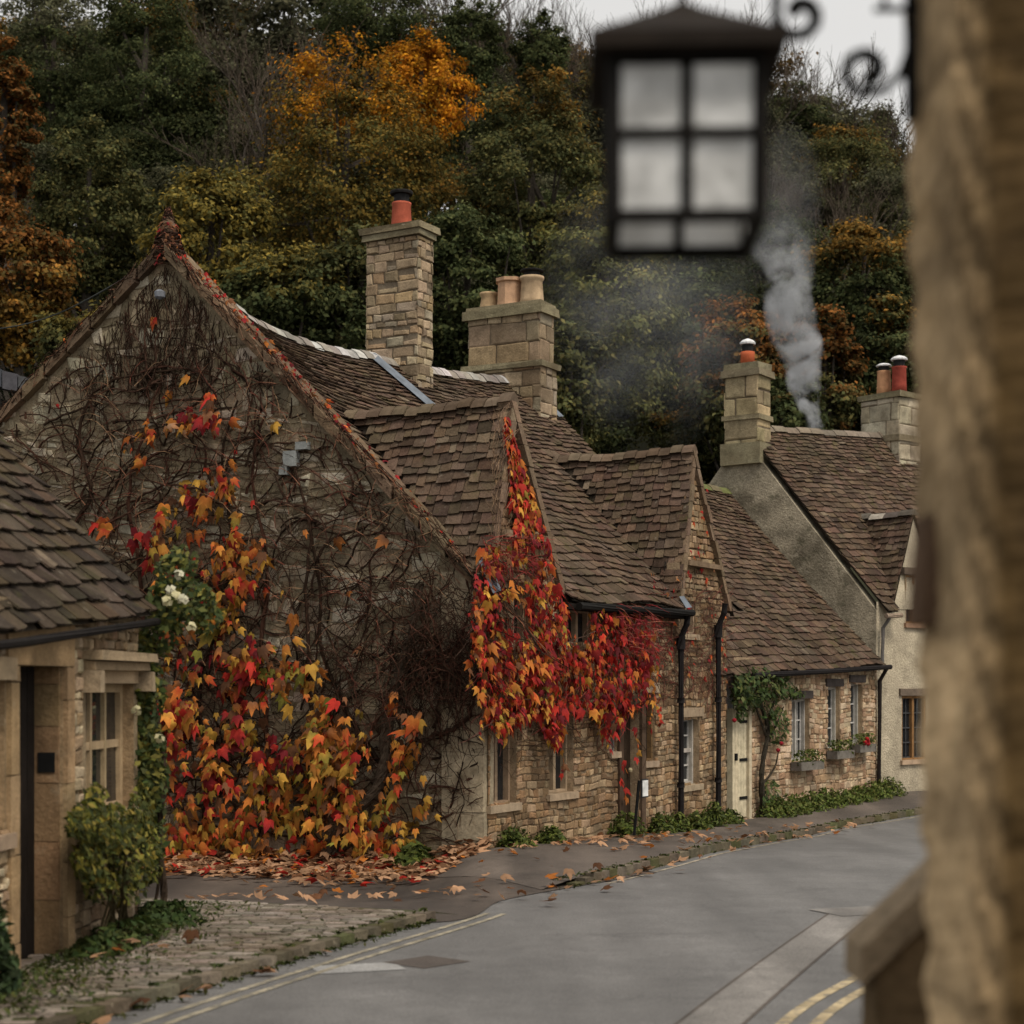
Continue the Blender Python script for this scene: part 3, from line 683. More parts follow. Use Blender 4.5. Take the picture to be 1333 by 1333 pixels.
stones(mb, FBw, 6.0, -2.5, .36, list(oB.values()), (.05, .13), (.07, .22), PAL_B, .022, .010, .02, jv=.12)
mb.quad(FB(-.02, 0, -2.7), FB(-.02, 6, -2.7), FB(-.02, 6, .3), FB(-.02, 0, .3)); mb.build('front_wall', M['stone'], B)
eB = [FB(lerp(-1.2, 5.98, i/12), -.2, zeB(lerp(-1.2, 5.98, i/12))-.1-.02*math.sin(i)) for i in range(13)]
rB = [FB(lerp(-1.2, 5.98, i/12), 3.3, 4.03-.02*math.sin(i*1.3)) for i in range(13)]
mb = MB(); slates(mb, polyS(eB, rB, .08), (.20, .085), (.14, .34), nb=30)
mb.quad(rB[-1], rB[0], FB(-1.2, 6.6, .3), FB(5.98, 6.6, .3), (.08, .056, .041)); rf = mb.build('roof', M['slate'], B)
mb = MB(); ridge_caps(mb, rB, .14, .1, .4, ((.12, .13, .05), (.14, .12, .07), (.17, .15, .1))); mb.build('ridge', M['attr'], rf)
mb = MB(); mb.tube([FB(.2, -.26, .14), FB(3, -.26, .22), FB(6.1, -.26, .33)], .05, 8, (.014, .012, .012)); mb.build('gutter', M['paint'], B)
mb = MB(); mb.tube([FB(5.95, -.24, .3), FB(5.95, -.1, .05), FB(5.95, -.08, -2.25)], .045, 8, (.02, .016, .014)); mb.build('downpipe', M['paint'], B)
for k in ('w1', 'w2', 'w3'): window(B, FB, oB[k], 2 if k == 'w1' else 1, .15, (.36, .34, .30), lintel=(.06, .05, .045), sill=False, bars=3, timber=(.42, .4, .37), fw=.045, mull=.05)
u0, u1, z0, z1 = oB['door']; mb = MB(); cream = (.52, .45, .31)
for i in range(5): a, b = lerp(u0+.05, u1-.05, i/5), lerp(u0+.05, u1-.05, (i+1)/5-.012); mb.box(FB, a, b, .02, .06, z0+.05, z1-.04, jit(cream, .06))
dr = mb.build('door', M['attr'], B); mb = MB()
mb.box(FB, u0-.02, u0+.045, -.02, .09, z0, z1, cream); mb.box(FB, u1-.045, u1+.05, -.03, .09, z0, z1, jit(cream, .1)); mb.box(FB, u0+.045, u1-.045, -.02, .09, z1-.035, z1+.04, cream); mb.build('door_frame', M['attr'], dr)
for zh in (z0+.35, z0+1.0, z0+1.65): mb = MB(); mb.box(FB, u0+.3, u1-.04, .005, .018, zh, zh+.05, (.012, .012, .012)); mb.build('hinge', M['paint'], dr)
mb = MB(); mb.box(FB, u0+.09, u0+.15, -.03, .018, -1.3, -1.18, (.012, .012, .012)); mb.build('handle', M['paint'], dr)
mb = MB(); cp = P(893, 600, 33.5); mb.tube([cp+V(0, 0, -1.6), cp+V(0, 0, .15)], .05, 8, (.1, .1, .1)); mb.lathe(cp+V(0, 0, .15), [(.13, 0), (.14, .03), (.08, .09), (.01, .11)], 12, (.62, .62, .62)); mb.build('flue', M['paint'], B)

# ------------------------------------------------------------------ rendered cottage at the bend
Cc = thing('rendered_cottage', FC(0, 0, gz(7.2, 33.4)), 'cream roughcast cottage with a grey rendered gable beyond the low pale cottage', 'cottage')
oC = dict(up=fb(FC, 1179, 1203, 748, 812), lo=fb(FC, 1174, 1206, 906, 988))
mb = MB(); holed_wall(mb, FC, .02, 7, -2.7, 1.62, list(oC.values()), .15, (.42, .36, .26), (.40, .33, .23)); mb.build('front_wall', M['render'], Cc)
g1 = 2.95; zC0, zCa = 1.45, 5.15
mb = MB(); out = [FCG(0, 0, -2.7), FCG(6, 0, -2.7), FCG(6, 0, 1.4), FCG(g1, 0, zCa), FCG(0, 0, zC0)]
bk = [FCG(0, .35, -2.7), FCG(6, .35, -2.7), FCG(6, .35, 1.4), FCG(g1, .35, zCa), FCG(0, .35, zC0)]
mb.add(out+bk, [(0, 1, 2, 3, 4), (9, 8, 7, 6, 5)]+[(i, i+5, (i+1) % 5+5, (i+1) % 5) for i in range(5)], (.30, .26, .19)); mb.build('gable_wall', M['render2'], Cc)
eC = [FC(lerp(.05, 7, i/10), -.2, 1.42+.02*i) for i in range(11)]; eC[0] = FC(.12, -.2, 1.42)
c0 = FCG(g1, .0, zCa+.12); rC = [V(c0.x+.06+.75*t, c0.y+.66*t, lerp(zCa+.16, 5.75, t/7)) for t in [i*.7 for i in range(11)]]
uc, hw, za = 1.42, .95, 3.45
def dzC(u): return za-(za-1.5)/hw*abs(u-uc)
def kC(p):
    q = Vector((p.x, p.y))-FC.o; return p.z > dzC(q.dot(FC.d))-.12 or q.dot(-FC.n) > 2
mb = MB(); slates(mb, polyS(eC, rC, .05), (.20, .09), (.14, .36), keep=kC, nb=50)
mb.quad(rC[-1], rC[0], FCG(5.9, .1, 1.3), V(rC[-1].x-2.6, rC[-1].y+2.6, 1.5), (.08, .056, .041)); rf = mb.build('roof', M['slate'], Cc)
mb = MB(); ridge_caps(mb, rC, .13, .1, .4, ((.2, .16, .12), (.16, .13, .1))); mb.build('ridge', M['attr'], rf)
mb = MB(); mb.tube([FC(.0, -.25, 1.33), FC(.5, -.25, 1.36)], .05, 8, (.25, .19, .14)); mb.tube([FC(.12, -.24, 1.3), FC(.1, -.1, 1.1), FC(.1, -.08, .4)], .04, 8, (.12, .11, .1)); mb.build('gutter', M['paint'], Cc)
mb = MB(); mb.add([FC(uc-hw, -.012, 1.5), FC(uc+hw, -.012, 1.5), FC(uc, .15, za)], [(0, 1, 2)], (.42, .36, .26)); dm = mb.build('dormer', M['render'], Cc)
mb = MB()
for sg in (-1, 1):
    b0, b1 = FC(uc+sg*(hw+.05), -.08, 1.42), FC(uc+sg*(hw+.05), 1.9, 1.42); t0, t1 = FC(uc, .1, za+.02), FC(uc, 1.9, za)
    S = polyS([b1, b0], [t1, t0], .02) if sg < 0 else polyS([b0, b1], [t0, t1], .02)
    slates(mb, S, (.18, .13), (.14, .3), keep=lambda p: p.z > 1.4+1.2*((Vector((p.x, p.y))-FC.o).dot(-FC.n)+.1)-.2, nb=24)
mb.build('dormer_roof', M['slate'], dm); mb = MB(); ridge_caps(mb, [FC(uc, .06, za+.03), FC(uc, 1.9, za+.03)], .12, .09, .35, ((.1, .085, .07), (.3, .27, .24))); mb.build('ridge', M['attr'], dm)
oak = (.22, .12, .05)
window(Cc, FC, oC['up'], 2, .09, oak, lintel=(.10, .075, .055), sillcol=(.35, .22, .14)); window(Cc, FC, oC['lo'], 2, .09, oak, lintel=(.13, .10, .075), bars=4, timber=(.05, .05, .05), sillcol=(.4, .28, .19))
pa = FCG(g1, .25, 0); zz = lambda r: (HOR-r)*35.2/FPX
ch, CF = chimney(Cc, pa.x, pa.y, (.817, -.575), .78, .6, zz(602), zz(488), [(.9, .72, zz(492), zz(483)), (.8, .62, zz(483), zz(474)), (.86, .68, zz(548), zz(542)), (.92, .72, zz(606), zz(578))], pal=[(.33, .27, .16), (.27, .22, .13), (.38, .30, .18)], h=(.3, .5), wd=(.35, .7), label='mossy square gable chimney with one red pot')
q = CF(0, 0, zz(474)); pot(ch, q, [(.15, 0), (.145, .2), (.15, .27)], (.40, .10, .045)); cowl(ch, q+V(0, 0, .27), .14, .3, True)
k = (1160-CX)/FPX; t = (k*rC[0].y-rC[0].x)/(.75-k*.66); pc = V(rC[0].x+.75*t, rC[0].y+.66*t, 0); zz = lambda r: (HOR-r)*pc.y/FPX
ch, CF = chimney(Cc, pc.x, pc.y, (.66, -.75), 1.05, .85, zz(640), zz(522), [(1.16, .96, zz(522), zz(515)), (1.12, .92, zz(578), zz(570))], pal=[(.40, .34, .24), (.33, .28, .2), (.44, .38, .28)], h=(.3, .5), wd=(.4, .7), label='pale square chimney with a buff pot and a red pot')
q = CF(-.2, 0, zz(515)); pot(ch, q, [(.17, 0), (.16, .2), (.15, .55), (.16, .58)], (.45, .24, .13)); cowl(ch, q+V(0, 0, .58), .15, .2, True)
q = CF(.22, 0, zz(515)); pot(ch, q, [(.18, 0), (.165, .2), (.16, .58), (.18, .62)], (.24, .05, .035)); cowl(ch, q+V(0, 0, .62), .16, .28, True)

# ------------------------------------------------------------------ near left cottage
L = thing('stone_cottage', FL(0, 0, gz(-3.2, 11)), 'near low stone cottage at the left edge with a black doorway and slate roof', 'cottage')
def fl(px0, px1, r0, r1): return fb(FL, px0, px1, r0, r1)
oL = dict(door=fl(27, 82, 868, 1262), win=fl(112, 174, 884, 1050), win2=(-1.0, -.27, -.95, .02))
oL['door'] = (oL['door'][0]-.1, oL['door'][1], -1.93, .12); oL['win'] = (*oL['win'][:2], -.98, .0)
mb = MB(); holed_wall(mb, FL, -3, 2.62, -2.6, .55, list(oL.values()), .24, (.24, .18, .11), (.30, .21, .12))
skip = [(oL['door'][0]-.16, oL['door'][1]+.16, -2.6, .34), (oL['win'][0]-.1, oL['win'][1]+.1, -1.1, .16), oL['win2']]
stones(mb, FL, 5.6, -2.3, .5, skip, (.06, .12), (.08, .22), [(.36, .27, .17), (.28, .20, .12), (.42, .33, .22), (.22, .15, .09)], .028, .012, -3)
mb.quad(FL(2.62, 0, -2.6), FL(2.62, 5.5, -2.6), FL(2.62, 5.5, 1), FL(2.62, 0, .55), (.24, .18, .11)); mb.add([FL(2.62, 0, .5), FL(2.62, 5.5, .5), FL(2.62, 2.7, 3.5)], [(0, 1, 2)], (.24, .18, .11)); mb.build('front_wall', M['stone'], L)
mb = MB(); u0, u1, z0, z1 = oL['door']; zz0 = z0
for (a, b) in ((u0-.16, u0-.002), (u1+.002, u1+.16)):
    z = z0-.1
    while z < z1: h = R.uniform(.35, .6); mb.box(FL, a, b, -.035, .02, z, min(z+h, z1)-.006, jit((.31, .21, .115), .1), .004); z += h
mb.box(FL, u0-.2, u1+.16, -.035, .02, z1+.003, z1+.30, (.32, .215, .115), .004)
z = z0
while z < z1: h = R.uniform(.28, .5); mb.box(FL, u1-.02, u1-.001, .022, .205, z, min(z+h, z1)-.008, jit((.24, .155, .08), .14), .003); z += h
ds = mb.build('door_surround', M['dressed'], L)
mb = MB(); mb.box(FL, u1-.03, u1-.016, .05, .17, -.62, -.48, (.01, .01, .01)); mb.build('letter_box', M['paint'], ds)
mb = MB()
for i in range(6): a, b = lerp(u0+.02, u1-.03, i/6), lerp(u0+.02, u1-.03, (i+1)/6-.012); mb.box(FL, a, b, .19, .25, z0, z1, jit((.02, .016, .013), .2))
dr = mb.build('door', M['attr'], L); mb = MB(); mb.box(FL, u0+.002, u0+.06, .12, .188, z0, z1, (.018, .014, .012)); mb.build('door_frame', M['attr'], dr)
mb = MB(); mb.box(FL, u0-.1, u1+.15, -.3, .3, -2.1, -1.93, (.2, .165, .12), .01); mb.build('doorstep', M['stone'], L)
wl = window(L, FL, oL['win'], 3, .12, (.35, .255, .15), fw=.07, transom=-.47, mull=.045, md=.022, label='three-light window with a stone hood')
u0, u1, z0, z1 = oL['win']; mb = MB(); mb.box(FL, u0-.14, u1+.1, -.17, .0, z1+.17, z1+.24, (.30, .225, .14), .006); mb.box(FL, u0-.12, u1+.08, -.11, .0, z1+.10, z1+.168, (.28, .205, .125), .006)
mb.box(FL, u0-.13, u0-.03, -.15, .0, z1-.06, z1+.098, (.30, .23, .15), .004); mb.box(FL, u1+.02, u1+.09, -.15, .0, z1-.06, z1+.098, (.30, .23, .15), .004); mb.box(FL, u0-.02, u1+.015, -.035, .01, z1+.003, z1+.097, (.40, .29, .18)); mb.build('window_hood', M['dressed'], wl)
window(L, FL, oL['win2'], 2, .12, (.38, .28, .18), fw=.07, lintel=(.36, .27, .17), label='window left of the doorway', md=.022)
zeL = lambda u: .36+.076*u
eL = [FL(lerp(-3.2, 2.63, i/10), -.13, zeL(lerp(-3.2, 2.63, i/10))) for i in range(11)]; rL = [FL(lerp(-3.2, 2.63, i/10), 2.7, zeL(lerp(-3.2, 2.63, i/10))+3.25) for i in range(11)]
mb = MB(); slates(mb, polyS(eL, rL, .03), (.175, .115), (.12, .33), [(.052, .039, .029), (.042, .032, .024), (.066, .049, .035), (.034, .026, .02), (.065, .046, .03)], nb=20, lift=.045)
mb.quad(rL[-1], rL[0], FL(-3.2, 5.5, .5), FL(2.74, 5.5, .7), (.07, .06, .05)); mb.build('roof', M['slate'], L)
mb = MB(); mb.tube([FL(-3.2, -.17, .07), FL(-.4, -.17, .26), FL(2.60, -.17, .50)], .032, 8, (.014, .012, .011)); mb.build('gutter', M['paint'], L)

# ------------------------------------------------------------------ grey shed roof behind the gable at the left
K = thing('outbuilding', (-10, 31, -2), 'grey boarded outbuilding mostly hidden behind the left slope of the big gable', 'outbuilding')
fk = Fr((-13, 31), (1, -.1)); mb = MB()
a, b = P(-60, 462, 30), P(42, 490, 30)
mb.box(fk, -2, 3.68, .2, 3, -2.4, 5.2, (.035, .03, .026)); mb.build('wall', M['attr'], K)
mb = MB(); zt = lambda x: 5.72-(x+9.4)*.30
for i in range(16): x = -13+i*.29; mb.hexa([V(x, 30.6, zt(x)-.32), V(x+.27, 30.6, zt(x)-.32-.06), V(x+.27, 31.1, zt(x)-.38), V(x, 31.1, zt(x)-.32), V(x, 30.6, zt(x)), V(x+.27, 30.6, zt(x)-.06), V(x+.27, 31.1, zt(x)-.06), V(x, 31.1, zt(x))], jit((.075, .08, .085), .25))
mb.build('parapet', M['attr'], K)

exec_parts = True
# ------------------------------------------------------------------ foreground pier, low wall, lantern
PI_ = thing('stone_pier', (1.0, 2.9, gz(0, 3)), 'tall blurred stone pier of a building corner filling the right edge', 'wall')
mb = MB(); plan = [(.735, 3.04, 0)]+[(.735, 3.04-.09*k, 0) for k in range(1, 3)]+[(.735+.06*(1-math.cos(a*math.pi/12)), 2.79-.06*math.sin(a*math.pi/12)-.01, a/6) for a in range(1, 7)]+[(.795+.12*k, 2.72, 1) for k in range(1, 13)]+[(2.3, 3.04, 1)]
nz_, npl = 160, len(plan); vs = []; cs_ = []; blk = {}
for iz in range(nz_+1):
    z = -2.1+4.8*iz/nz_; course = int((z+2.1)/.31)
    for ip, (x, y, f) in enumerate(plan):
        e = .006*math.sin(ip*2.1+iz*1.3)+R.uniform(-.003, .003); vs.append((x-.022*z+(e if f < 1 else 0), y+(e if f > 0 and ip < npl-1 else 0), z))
        b_ = blk.setdefault(course, R.uniform(.78, 1.16))*(.72 if (z+2.1)/.31-course < .12 else 1); c0, c1 = (.54, .39, .225), (.075, .047, .019); cs_.append(tuple(lerp(q0, q1, f)*b_ for q0, q1 in zip(c0, c1)))  # open-sky light on the street side and shade on the front, as vertex colours
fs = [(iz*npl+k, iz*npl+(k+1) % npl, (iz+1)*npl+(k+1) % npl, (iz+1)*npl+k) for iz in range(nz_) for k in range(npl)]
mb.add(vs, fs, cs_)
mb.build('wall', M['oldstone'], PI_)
mb = MB(); mb.hexa([V(.705, 2.98, z) for z in ()] or [V(.70, 2.9, .10), V(.74, 2.9, .10), V(.74, 3.0, .10), V(.70, 3.0, .10), V(.715, 2.9, .29), V(.745, 2.9, .29), V(.745, 3.0, .29), V(.715, 3.0, .29)], (.11, .07, .045)); mb.build('wooden_batten', M['attr'], PI_)
LW = thing('low_wall', (1.1, 4, gz(1, 4)), 'blurred low stone wall with a sloping coping slab at the foot of the pier', 'wall')
flw = lambda u, r, z: V(.812+u, 3.87+r, z)
zc_ = lambda x: -.594+(x-.786)*.95
mb = MB()
topz = lambda x: zc_(x)-.088
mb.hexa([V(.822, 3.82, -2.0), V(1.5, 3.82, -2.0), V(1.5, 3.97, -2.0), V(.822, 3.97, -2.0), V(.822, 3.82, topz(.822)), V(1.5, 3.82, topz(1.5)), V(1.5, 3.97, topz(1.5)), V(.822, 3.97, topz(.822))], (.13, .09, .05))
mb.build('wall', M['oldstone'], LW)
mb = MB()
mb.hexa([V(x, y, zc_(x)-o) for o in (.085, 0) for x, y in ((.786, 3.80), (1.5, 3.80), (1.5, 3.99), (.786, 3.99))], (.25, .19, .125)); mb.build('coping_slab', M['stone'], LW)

D = 2.9
LT = thing('lantern', P(893, 330, D), 'blurred black iron lantern with frosted panes hanging top right', 'lantern')
c = V((888-CX)*D/FPX, D, 0); zr = lambda r: (HOR-r)*D/FPX; iron = (.008, .007, .006); YAW = rad(45-2)
def sqring(r, z): return [(c.x+r*math.sqrt(2)*math.cos(YAW+math.pi/2*k), c.y+r*math.sqrt(2)*math.sin(YAW+math.pi/2*k), z) for k in range(4)]
def sqloft(mb, prof, col):
    vs = []
    for r, z in prof: vs += sqring(r, z)
    fs = [(i*4+k, i*4+(k+1) % 4, (i+1)*4+(k+1) % 4, (i+1)*4+k) for i in range(len(prof)-1) for k in range(4)]
    n = len(prof)-1; fs += [(3, 2, 1, 0), tuple(n*4+k for k in range(4))]; mb.add(vs, fs, col)
mb = MB(); sqloft(mb, [(.144, zr(106)), (.160, zr(103)), (.160, zr(83)), (.150, zr(79)), (.105, zr(57)), (.065, zr(37)), (.028, zr(18)), (.010, zr(6))], (.016, .012, .009))
mb.build('lantern_roof', M['paint'], LT)
mb = MB(); rt, rb = .121, .119; zt, zb = zr(104), zr(306)
tp, bt = sqring(rt, zt), sqring(rb, zb)
for k in range(4):
    mb.tube([tp[k], bt[k]], .0135, 4, iron)
    a0, a1, b0, b1 = [Vector(x) for x in (tp[k], tp[(k+1) % 4], bt[k], bt[(k+1) % 4])]
    mb.tube([a0.lerp(a1, .5), b0.lerp(b1, .5)], .011, 4, iron)
    for t, rr in ((.02, .014), (.49, .011), (1.0, .013)): mb.tube([a0.lerp(b0, t), a1.lerp(b1, t)], rr, 4, iron)
mb.build('lantern_frame', M['paint'], LT)
m, n, b, out = newmat('frosted_glass'); b.inputs['Base Color'].default_value = (.75, .75, .73, 1); b.inputs['Roughness'].default_value = .35
tr = n.nodes.new('ShaderNodeBsdfTranslucent'); tr.inputs['Color'].default_value = (.9, .9, .88, 1); mx = n.nodes.new('ShaderNodeMixShader')
f, _ = noise_fac(n, 9, .1, .75); n.links.new(f, mx.inputs[0]); f2, _ = noise_fac(n, 11, .7, 1.15); gc = n.nodes.new('ShaderNodeRGB'); gc.outputs[0].default_value = (.80, .80, .78, 1); cc_ = mulc(n, gc.outputs[0], f2); n.links.new(cc_, b.inputs['Base Color']); n.links.new(cc_, tr.inputs['Color']); n.links.new(b.outputs[0], mx.inputs[1]); n.links.new(tr.outputs[0], mx.inputs[2]); n.links.new(mx.outputs[0], out.inputs[0]); M['frost'] = m
for k in range(4):
    mb = MB(); tq, bq = sqring(rt-.004, zt-.004), sqring(rb-.004, zb+.004); mb.quad(bq[k], bq[(k+1) % 4], tq[(k+1) % 4], tq[k]); mb.build('pane', M['frost'], LT)
mb = MB(); top = zr(-95); mb.tube([(c.x, c.y, zr(8)), (c.x, c.y, top)], .006, 6, iron); mb.build('hanging_rod', M['paint'], LT)
BR = thing('iron_bracket', (.74, D, zr(0)), 'black wrought iron scroll bracket fixed to the right stone pier', 'bracket')
def Q(px, py): return P(px, py, D)
mb = MB(); xw = 1187
mb.tube([Q(xw, 155), Q(xw, -150)], .013, 6, iron); mb.tube([Q(xw+12, -95), Q(870, -95)], .011, 6, iron); mb.tube([Q(1198, 12), Q(1138, 12)], .006, 6, iron); mb.tube([Q(1152, 14), Q(1150, -95)], .005, 6, iron)
mb.build('bracket_arm', M['paint'], BR)
def spiral(cx, cy, r0, turns, a0, sgn, ex=None, r=.0085):
    pts = []
    n = int(turns*16)
    for i in range(n+1):
        t = i/n; rr = r0*(1-.66*t**1.3); a = a0+sgn*2*math.pi*turns*t; pts.append(Q(cx+rr*math.cos(a), cy+rr*math.sin(a)))
    if ex: pts = [Q(*e) for e in ex]+pts
    mb = MB(); mb.tube(pts, [r*(1+.7*i/len(pts)) for i in range(len(pts))], 6, iron); mb.tube([pts[-1]+V(0, -.009, 0), pts[-1]+V(0, .009, 0)], .0135, 10, iron); mb.build('scroll', M['paint'], BR)
spiral(1041, 19, 32, .9, math.pi*1.1, -1, [(1060, -95), (1030, -55), (1012, -15)])
spiral(1128, 92, 30, .9, math.pi*.55, 1, [(1186, 60), (1172, 98), (1150, 118)])

# ------------------------------------------------------------------ creeper: leaves, stems
def build_leaf_tpl():
    half = [(0, .02), (.12, -.07), (.30, -.10), (.47, .03), (.52, .24), (.66, .66), (.41, .52), (.28, .62), (.17, .92), (0, 1.28)]
    o = half+[(-x, y) for x, y in half[-2:0:-1]]
    pts = [(0, .34, .16)]
    for x, y in o: pts.append((x*.86, y, .10-.30*(x*x)-.16*max(0, y-.3)**2))
    n = len(o); return np.array(pts), [(0, i+1, (i+1) % n+1) for i in range(n)]
LT_P, LT_F = build_leaf_tpl(); NK = len(LT_P)
LC = {'y': (.52, .29, .05), 'o': (.52, .175, .035), 'r': (.46, .034, .022), 'c': (.18, .017, .022), 'g': (.22, .20, .035), 'b': (.17, .075, .035), 'p': (.52, .30, .17)}
def creeper_leaves(name, items, mat, parent):
    """items: (pos, out, size, kind, swing): leaves hang tip down, face outwards"""
    Vv = np.empty((len(items), NK, 3)); Cc_ = np.empty((len(items), NK, 3))
    for i, (p, out, size, kind, sw) in enumerate(items):
        o = Vector(out).normalized(); down = (V(0, 0, -1)+o*R.uniform(.05, .55)+V(R.uniform(-1, 1), R.uniform(-1, 1), 0)*sw).normalized()
        x = down.cross(o).normalized(); nn = x.cross(down).normalized()
        if nn.dot(o) < 0: nn = -nn
        rl = R.gauss(0, .42); down, x = (down*math.cos(rl)+x*math.sin(rl)).normalized(), (x*math.cos(rl)-down*math.sin(rl)).normalized(); x = (x+nn*R.uniform(-.8, .8)).normalized(); nn = (nn-x*nn.dot(x)).normalized()
        x = x*R.uniform(.6, 1.05); A3 = np.array([x, down*R.uniform(.85, 1.1), nn*R.uniform(.3, 2.2)])*size; Vv[i] = LT_P@A3+np.array(p)
        c0 = np.array(LC[kind]); k2 = R.choice({'y': 'yog', 'o': 'oyr', 'r': 'rcoo', 'c': 'crr', 'g': 'gy', 'b': 'bo', 'p': 'po'}[kind]); c1 = np.array(LC[k2])
        g = np.clip(LT_P[:, 1]*.8+abs(LT_P[:, 0])*.6+R.uniform(-.3, .3), 0, 1)[:, None]
        Cc_[i] = (c0*(1-g)+c1*g)*R.choice([R.uniform(.35, .8), R.uniform(.6, 1.0), R.uniform(.85, 1.3)])
    me = np_mesh(name, Vv.reshape(-1, 3), NK, LT_F, Cc_.reshape(-1, 3), mat, parent)
    return link(name, me, parent)
def blob(fr, cx, cy, rx, ry, n, kinds, size=(.12, .22), out=(.06, .4), sw=.45):
    it = []; n = n if n < 8 else int(n*1.7); sub = []
    for i in range(max(1, n//6)):
        a = R.uniform(0, 6.28); q = math.sqrt(R.random()); sub.append((cx+rx*q*math.cos(a), cy+ry*q*math.sin(a), R.choice(kinds), R.choice(kinds), R.uniform(*out)))
    for i in range(n):
        x0, y0, k0, k1, o = R.choice(sub)
        if n < 8: a = R.uniform(0, 6.28); q = math.sqrt(R.random()); x, y = cx+rx*q*math.cos(a), cy+ry*q*math.sin(a)
        else: x, y = x0+R.gauss(0, 8), y0+R.gauss(0, 13)
        p = fr.pt(x, y, -max(.05, o+R.uniform(-.08, .08))); it.append((p, V(fr.n.x, fr.n.y, .25), R.uniform(*size)*R.choice([1, .85, .65, .5]), R.choice([k0, k0, k1, R.choice(kinds), 'b'] if n > 8 else [R.choice(kinds)]), sw))
    return it
GC = thing('creeper', FG(2.0, -.1, gz(-2, 21)), 'bare twisting vine with orange and yellow hanging leaves on the gable wall', 'creeper')
it = []
def gablob(*a, **k): it.extend(blob(FG, *a, **k))
gablob(285, 890, 78, 55, 125, 'rrccoyy', out=(.1, .4)); gablob(300, 985, 88, 55, 125, 'ooyyyrrc', out=(.1, .45)); gablob(385, 1030, 75, 55, 90, 'oyyyr', out=(.1, .4)); gablob(310, 1085, 95, 38, 95, 'yyooo', out=(.1, .4))
gablob(425, 965, 45, 45, 52, 'oyyor'); gablob(430, 1010, 40, 35, 30, 'oyr'); gablob(250, 800, 48, 55, 60, 'oyrcg'); gablob(312, 735, 30, 34, 34, 'oooyr'); gablob(290, 780, 30, 40, 26, 'yyo'); gablob(215, 690, 35, 38, 26, 'orcy')
gablob(275, 545, 27, 26, 22, 'rrrco'); gablob(240, 690, 40, 50, 30, 'oorcy'); gablob(320, 700, 26, 40, 22, 'ooyr'); gablob(285, 655, 16, 40, 12, 'ory'); gablob(186, 565, 18, 26, 12, 'oory'); gablob(232, 560, 22, 14, 6, 'po'); gablob(298, 622, 14, 24, 9, 'oyr'); gablob(136, 680, 20, 7, 6, 'or', out=(.1, .15))
gablob(527, 955, 24, 42, 26, 'oooy'); gablob(495, 1075, 62, 46, 66, 'yyoogr'); gablob(440, 1090, 50, 30, 30, 'oyyr'); gablob(455, 960, 30, 30, 14, 'yor'); gablob(540, 1085, 22, 40, 16, 'yyo'); gablob(400, 905, 35, 40, 24, 'yyog'); gablob(345, 850, 50, 30, 30, 'ycog'); gablob(225, 1010, 30, 90, 55, 'oryc', out=(.15, .5)); gablob(240, 1090, 50, 30, 40, 'oyb')
for (x, y, k) in ((200, 414, 'o'), (202, 416, 'r'), (216, 516, 'r'), (223, 508, 'o'), (270, 509, 'o'), (276, 512, 'r'), (356, 555, 'y'), (362, 552, 'y'), (370, 770, 'y'), (246, 488, 'o'), (72, 527, 'r'), (395, 690, 'b'), (440, 700, 'b'), (408, 862, 'y'), (470, 842, 'b'), (500, 700, 'b'), (455, 770, 'b'), (385, 800, 'o')): gablob(x, y, 3, 3, 1, k, out=(.08, .16))
creeper_leaves('leaves', it, M['leaf'], GC)
bk = [(.026, .016, .010), (.034, .02, .013), (.02, .012, .008), (.045, .024, .016), (.055, .026, .017)]
def crawl(mb, fr, x, y, ang, n, step, r0, out0=.02, wob=.5, col=None, sides=4, grav=0, top=None):
    pts = []; o = -out0
    for i in range(n):
        pts.append(fr.pt(x, y, o)); ang += R.uniform(-wob, wob)+grav*math.cos(ang); x += step*math.cos(ang); y -= step*math.sin(ang)
        o = max(-.35, min(-.03, o+R.uniform(-.03, .03)))
        if top and not top(x, y): break
    if len(pts) > 1: mb.tube(pts, [r0*(1-.6*i/len(pts)) for i in range(len(pts))], sides, col or R.choice(bk), cap=False)
def ing(x, y):
    u, z = FG.uz(x, y); return 0 < u < 8.6 and z < gtop(u)-.2 and z > -2.1
mb = MB()
trunk = [FG.pt(x, y, -o) for x, y, o in ((428, 1120, .2), (440, 1085, .2), (470, 1052, .18), (498, 1010, .16), (502, 960, .15), (512, 905, .14), (525, 860, .14), (540, 815, .12), (545, 760, .1))]
trunk = smooth_pl(trunk, 30)
for k in range(5):
    mb.tube([p+V(R.uniform(-.02, .02)+.035*math.sin(i*.5+k*1.3), -.03*math.cos(i*.5+k*1.3), 0) for i, p in enumerate(trunk)], [lerp(.055, .022, i/30) for i in range(31)], 6, (.055, .04, .028))
for pth in (((262, 1110), (270, 1000), (262, 900), (285, 800), (300, 700), (290, 600), (310, 520)), ((395, 1110), (410, 1000), (402, 900), (395, 780), (405, 680), (380, 600)), ((500, 1000), (460, 940), (420, 850), (415, 740), (395, 640)),
            ((525, 870), (580, 850), (610, 800), (600, 720)), ((100, 760), (95, 690), (120, 640), (105, 560), (140, 500), (230, 480)), ((345, 1110), (350, 950), (340, 850), (352, 740), (330, 620), (345, 540)), ((560, 960), (610, 935), (625, 880)), ((180, 1090), (190, 900), (180, 760), (165, 650), (190, 560), (215, 490))):
    pts = smooth_pl([FG.pt(x+R.uniform(-4, 4), y, -R.uniform(.05, .12)) for x, y in pth], 24); mb.tube([p+V(R.uniform(-.02, .02), 0, R.uniform(-.02, .02)) for p in pts], [lerp(.04, .015, i/24) for i in range(25)], 5, R.choice(bk))
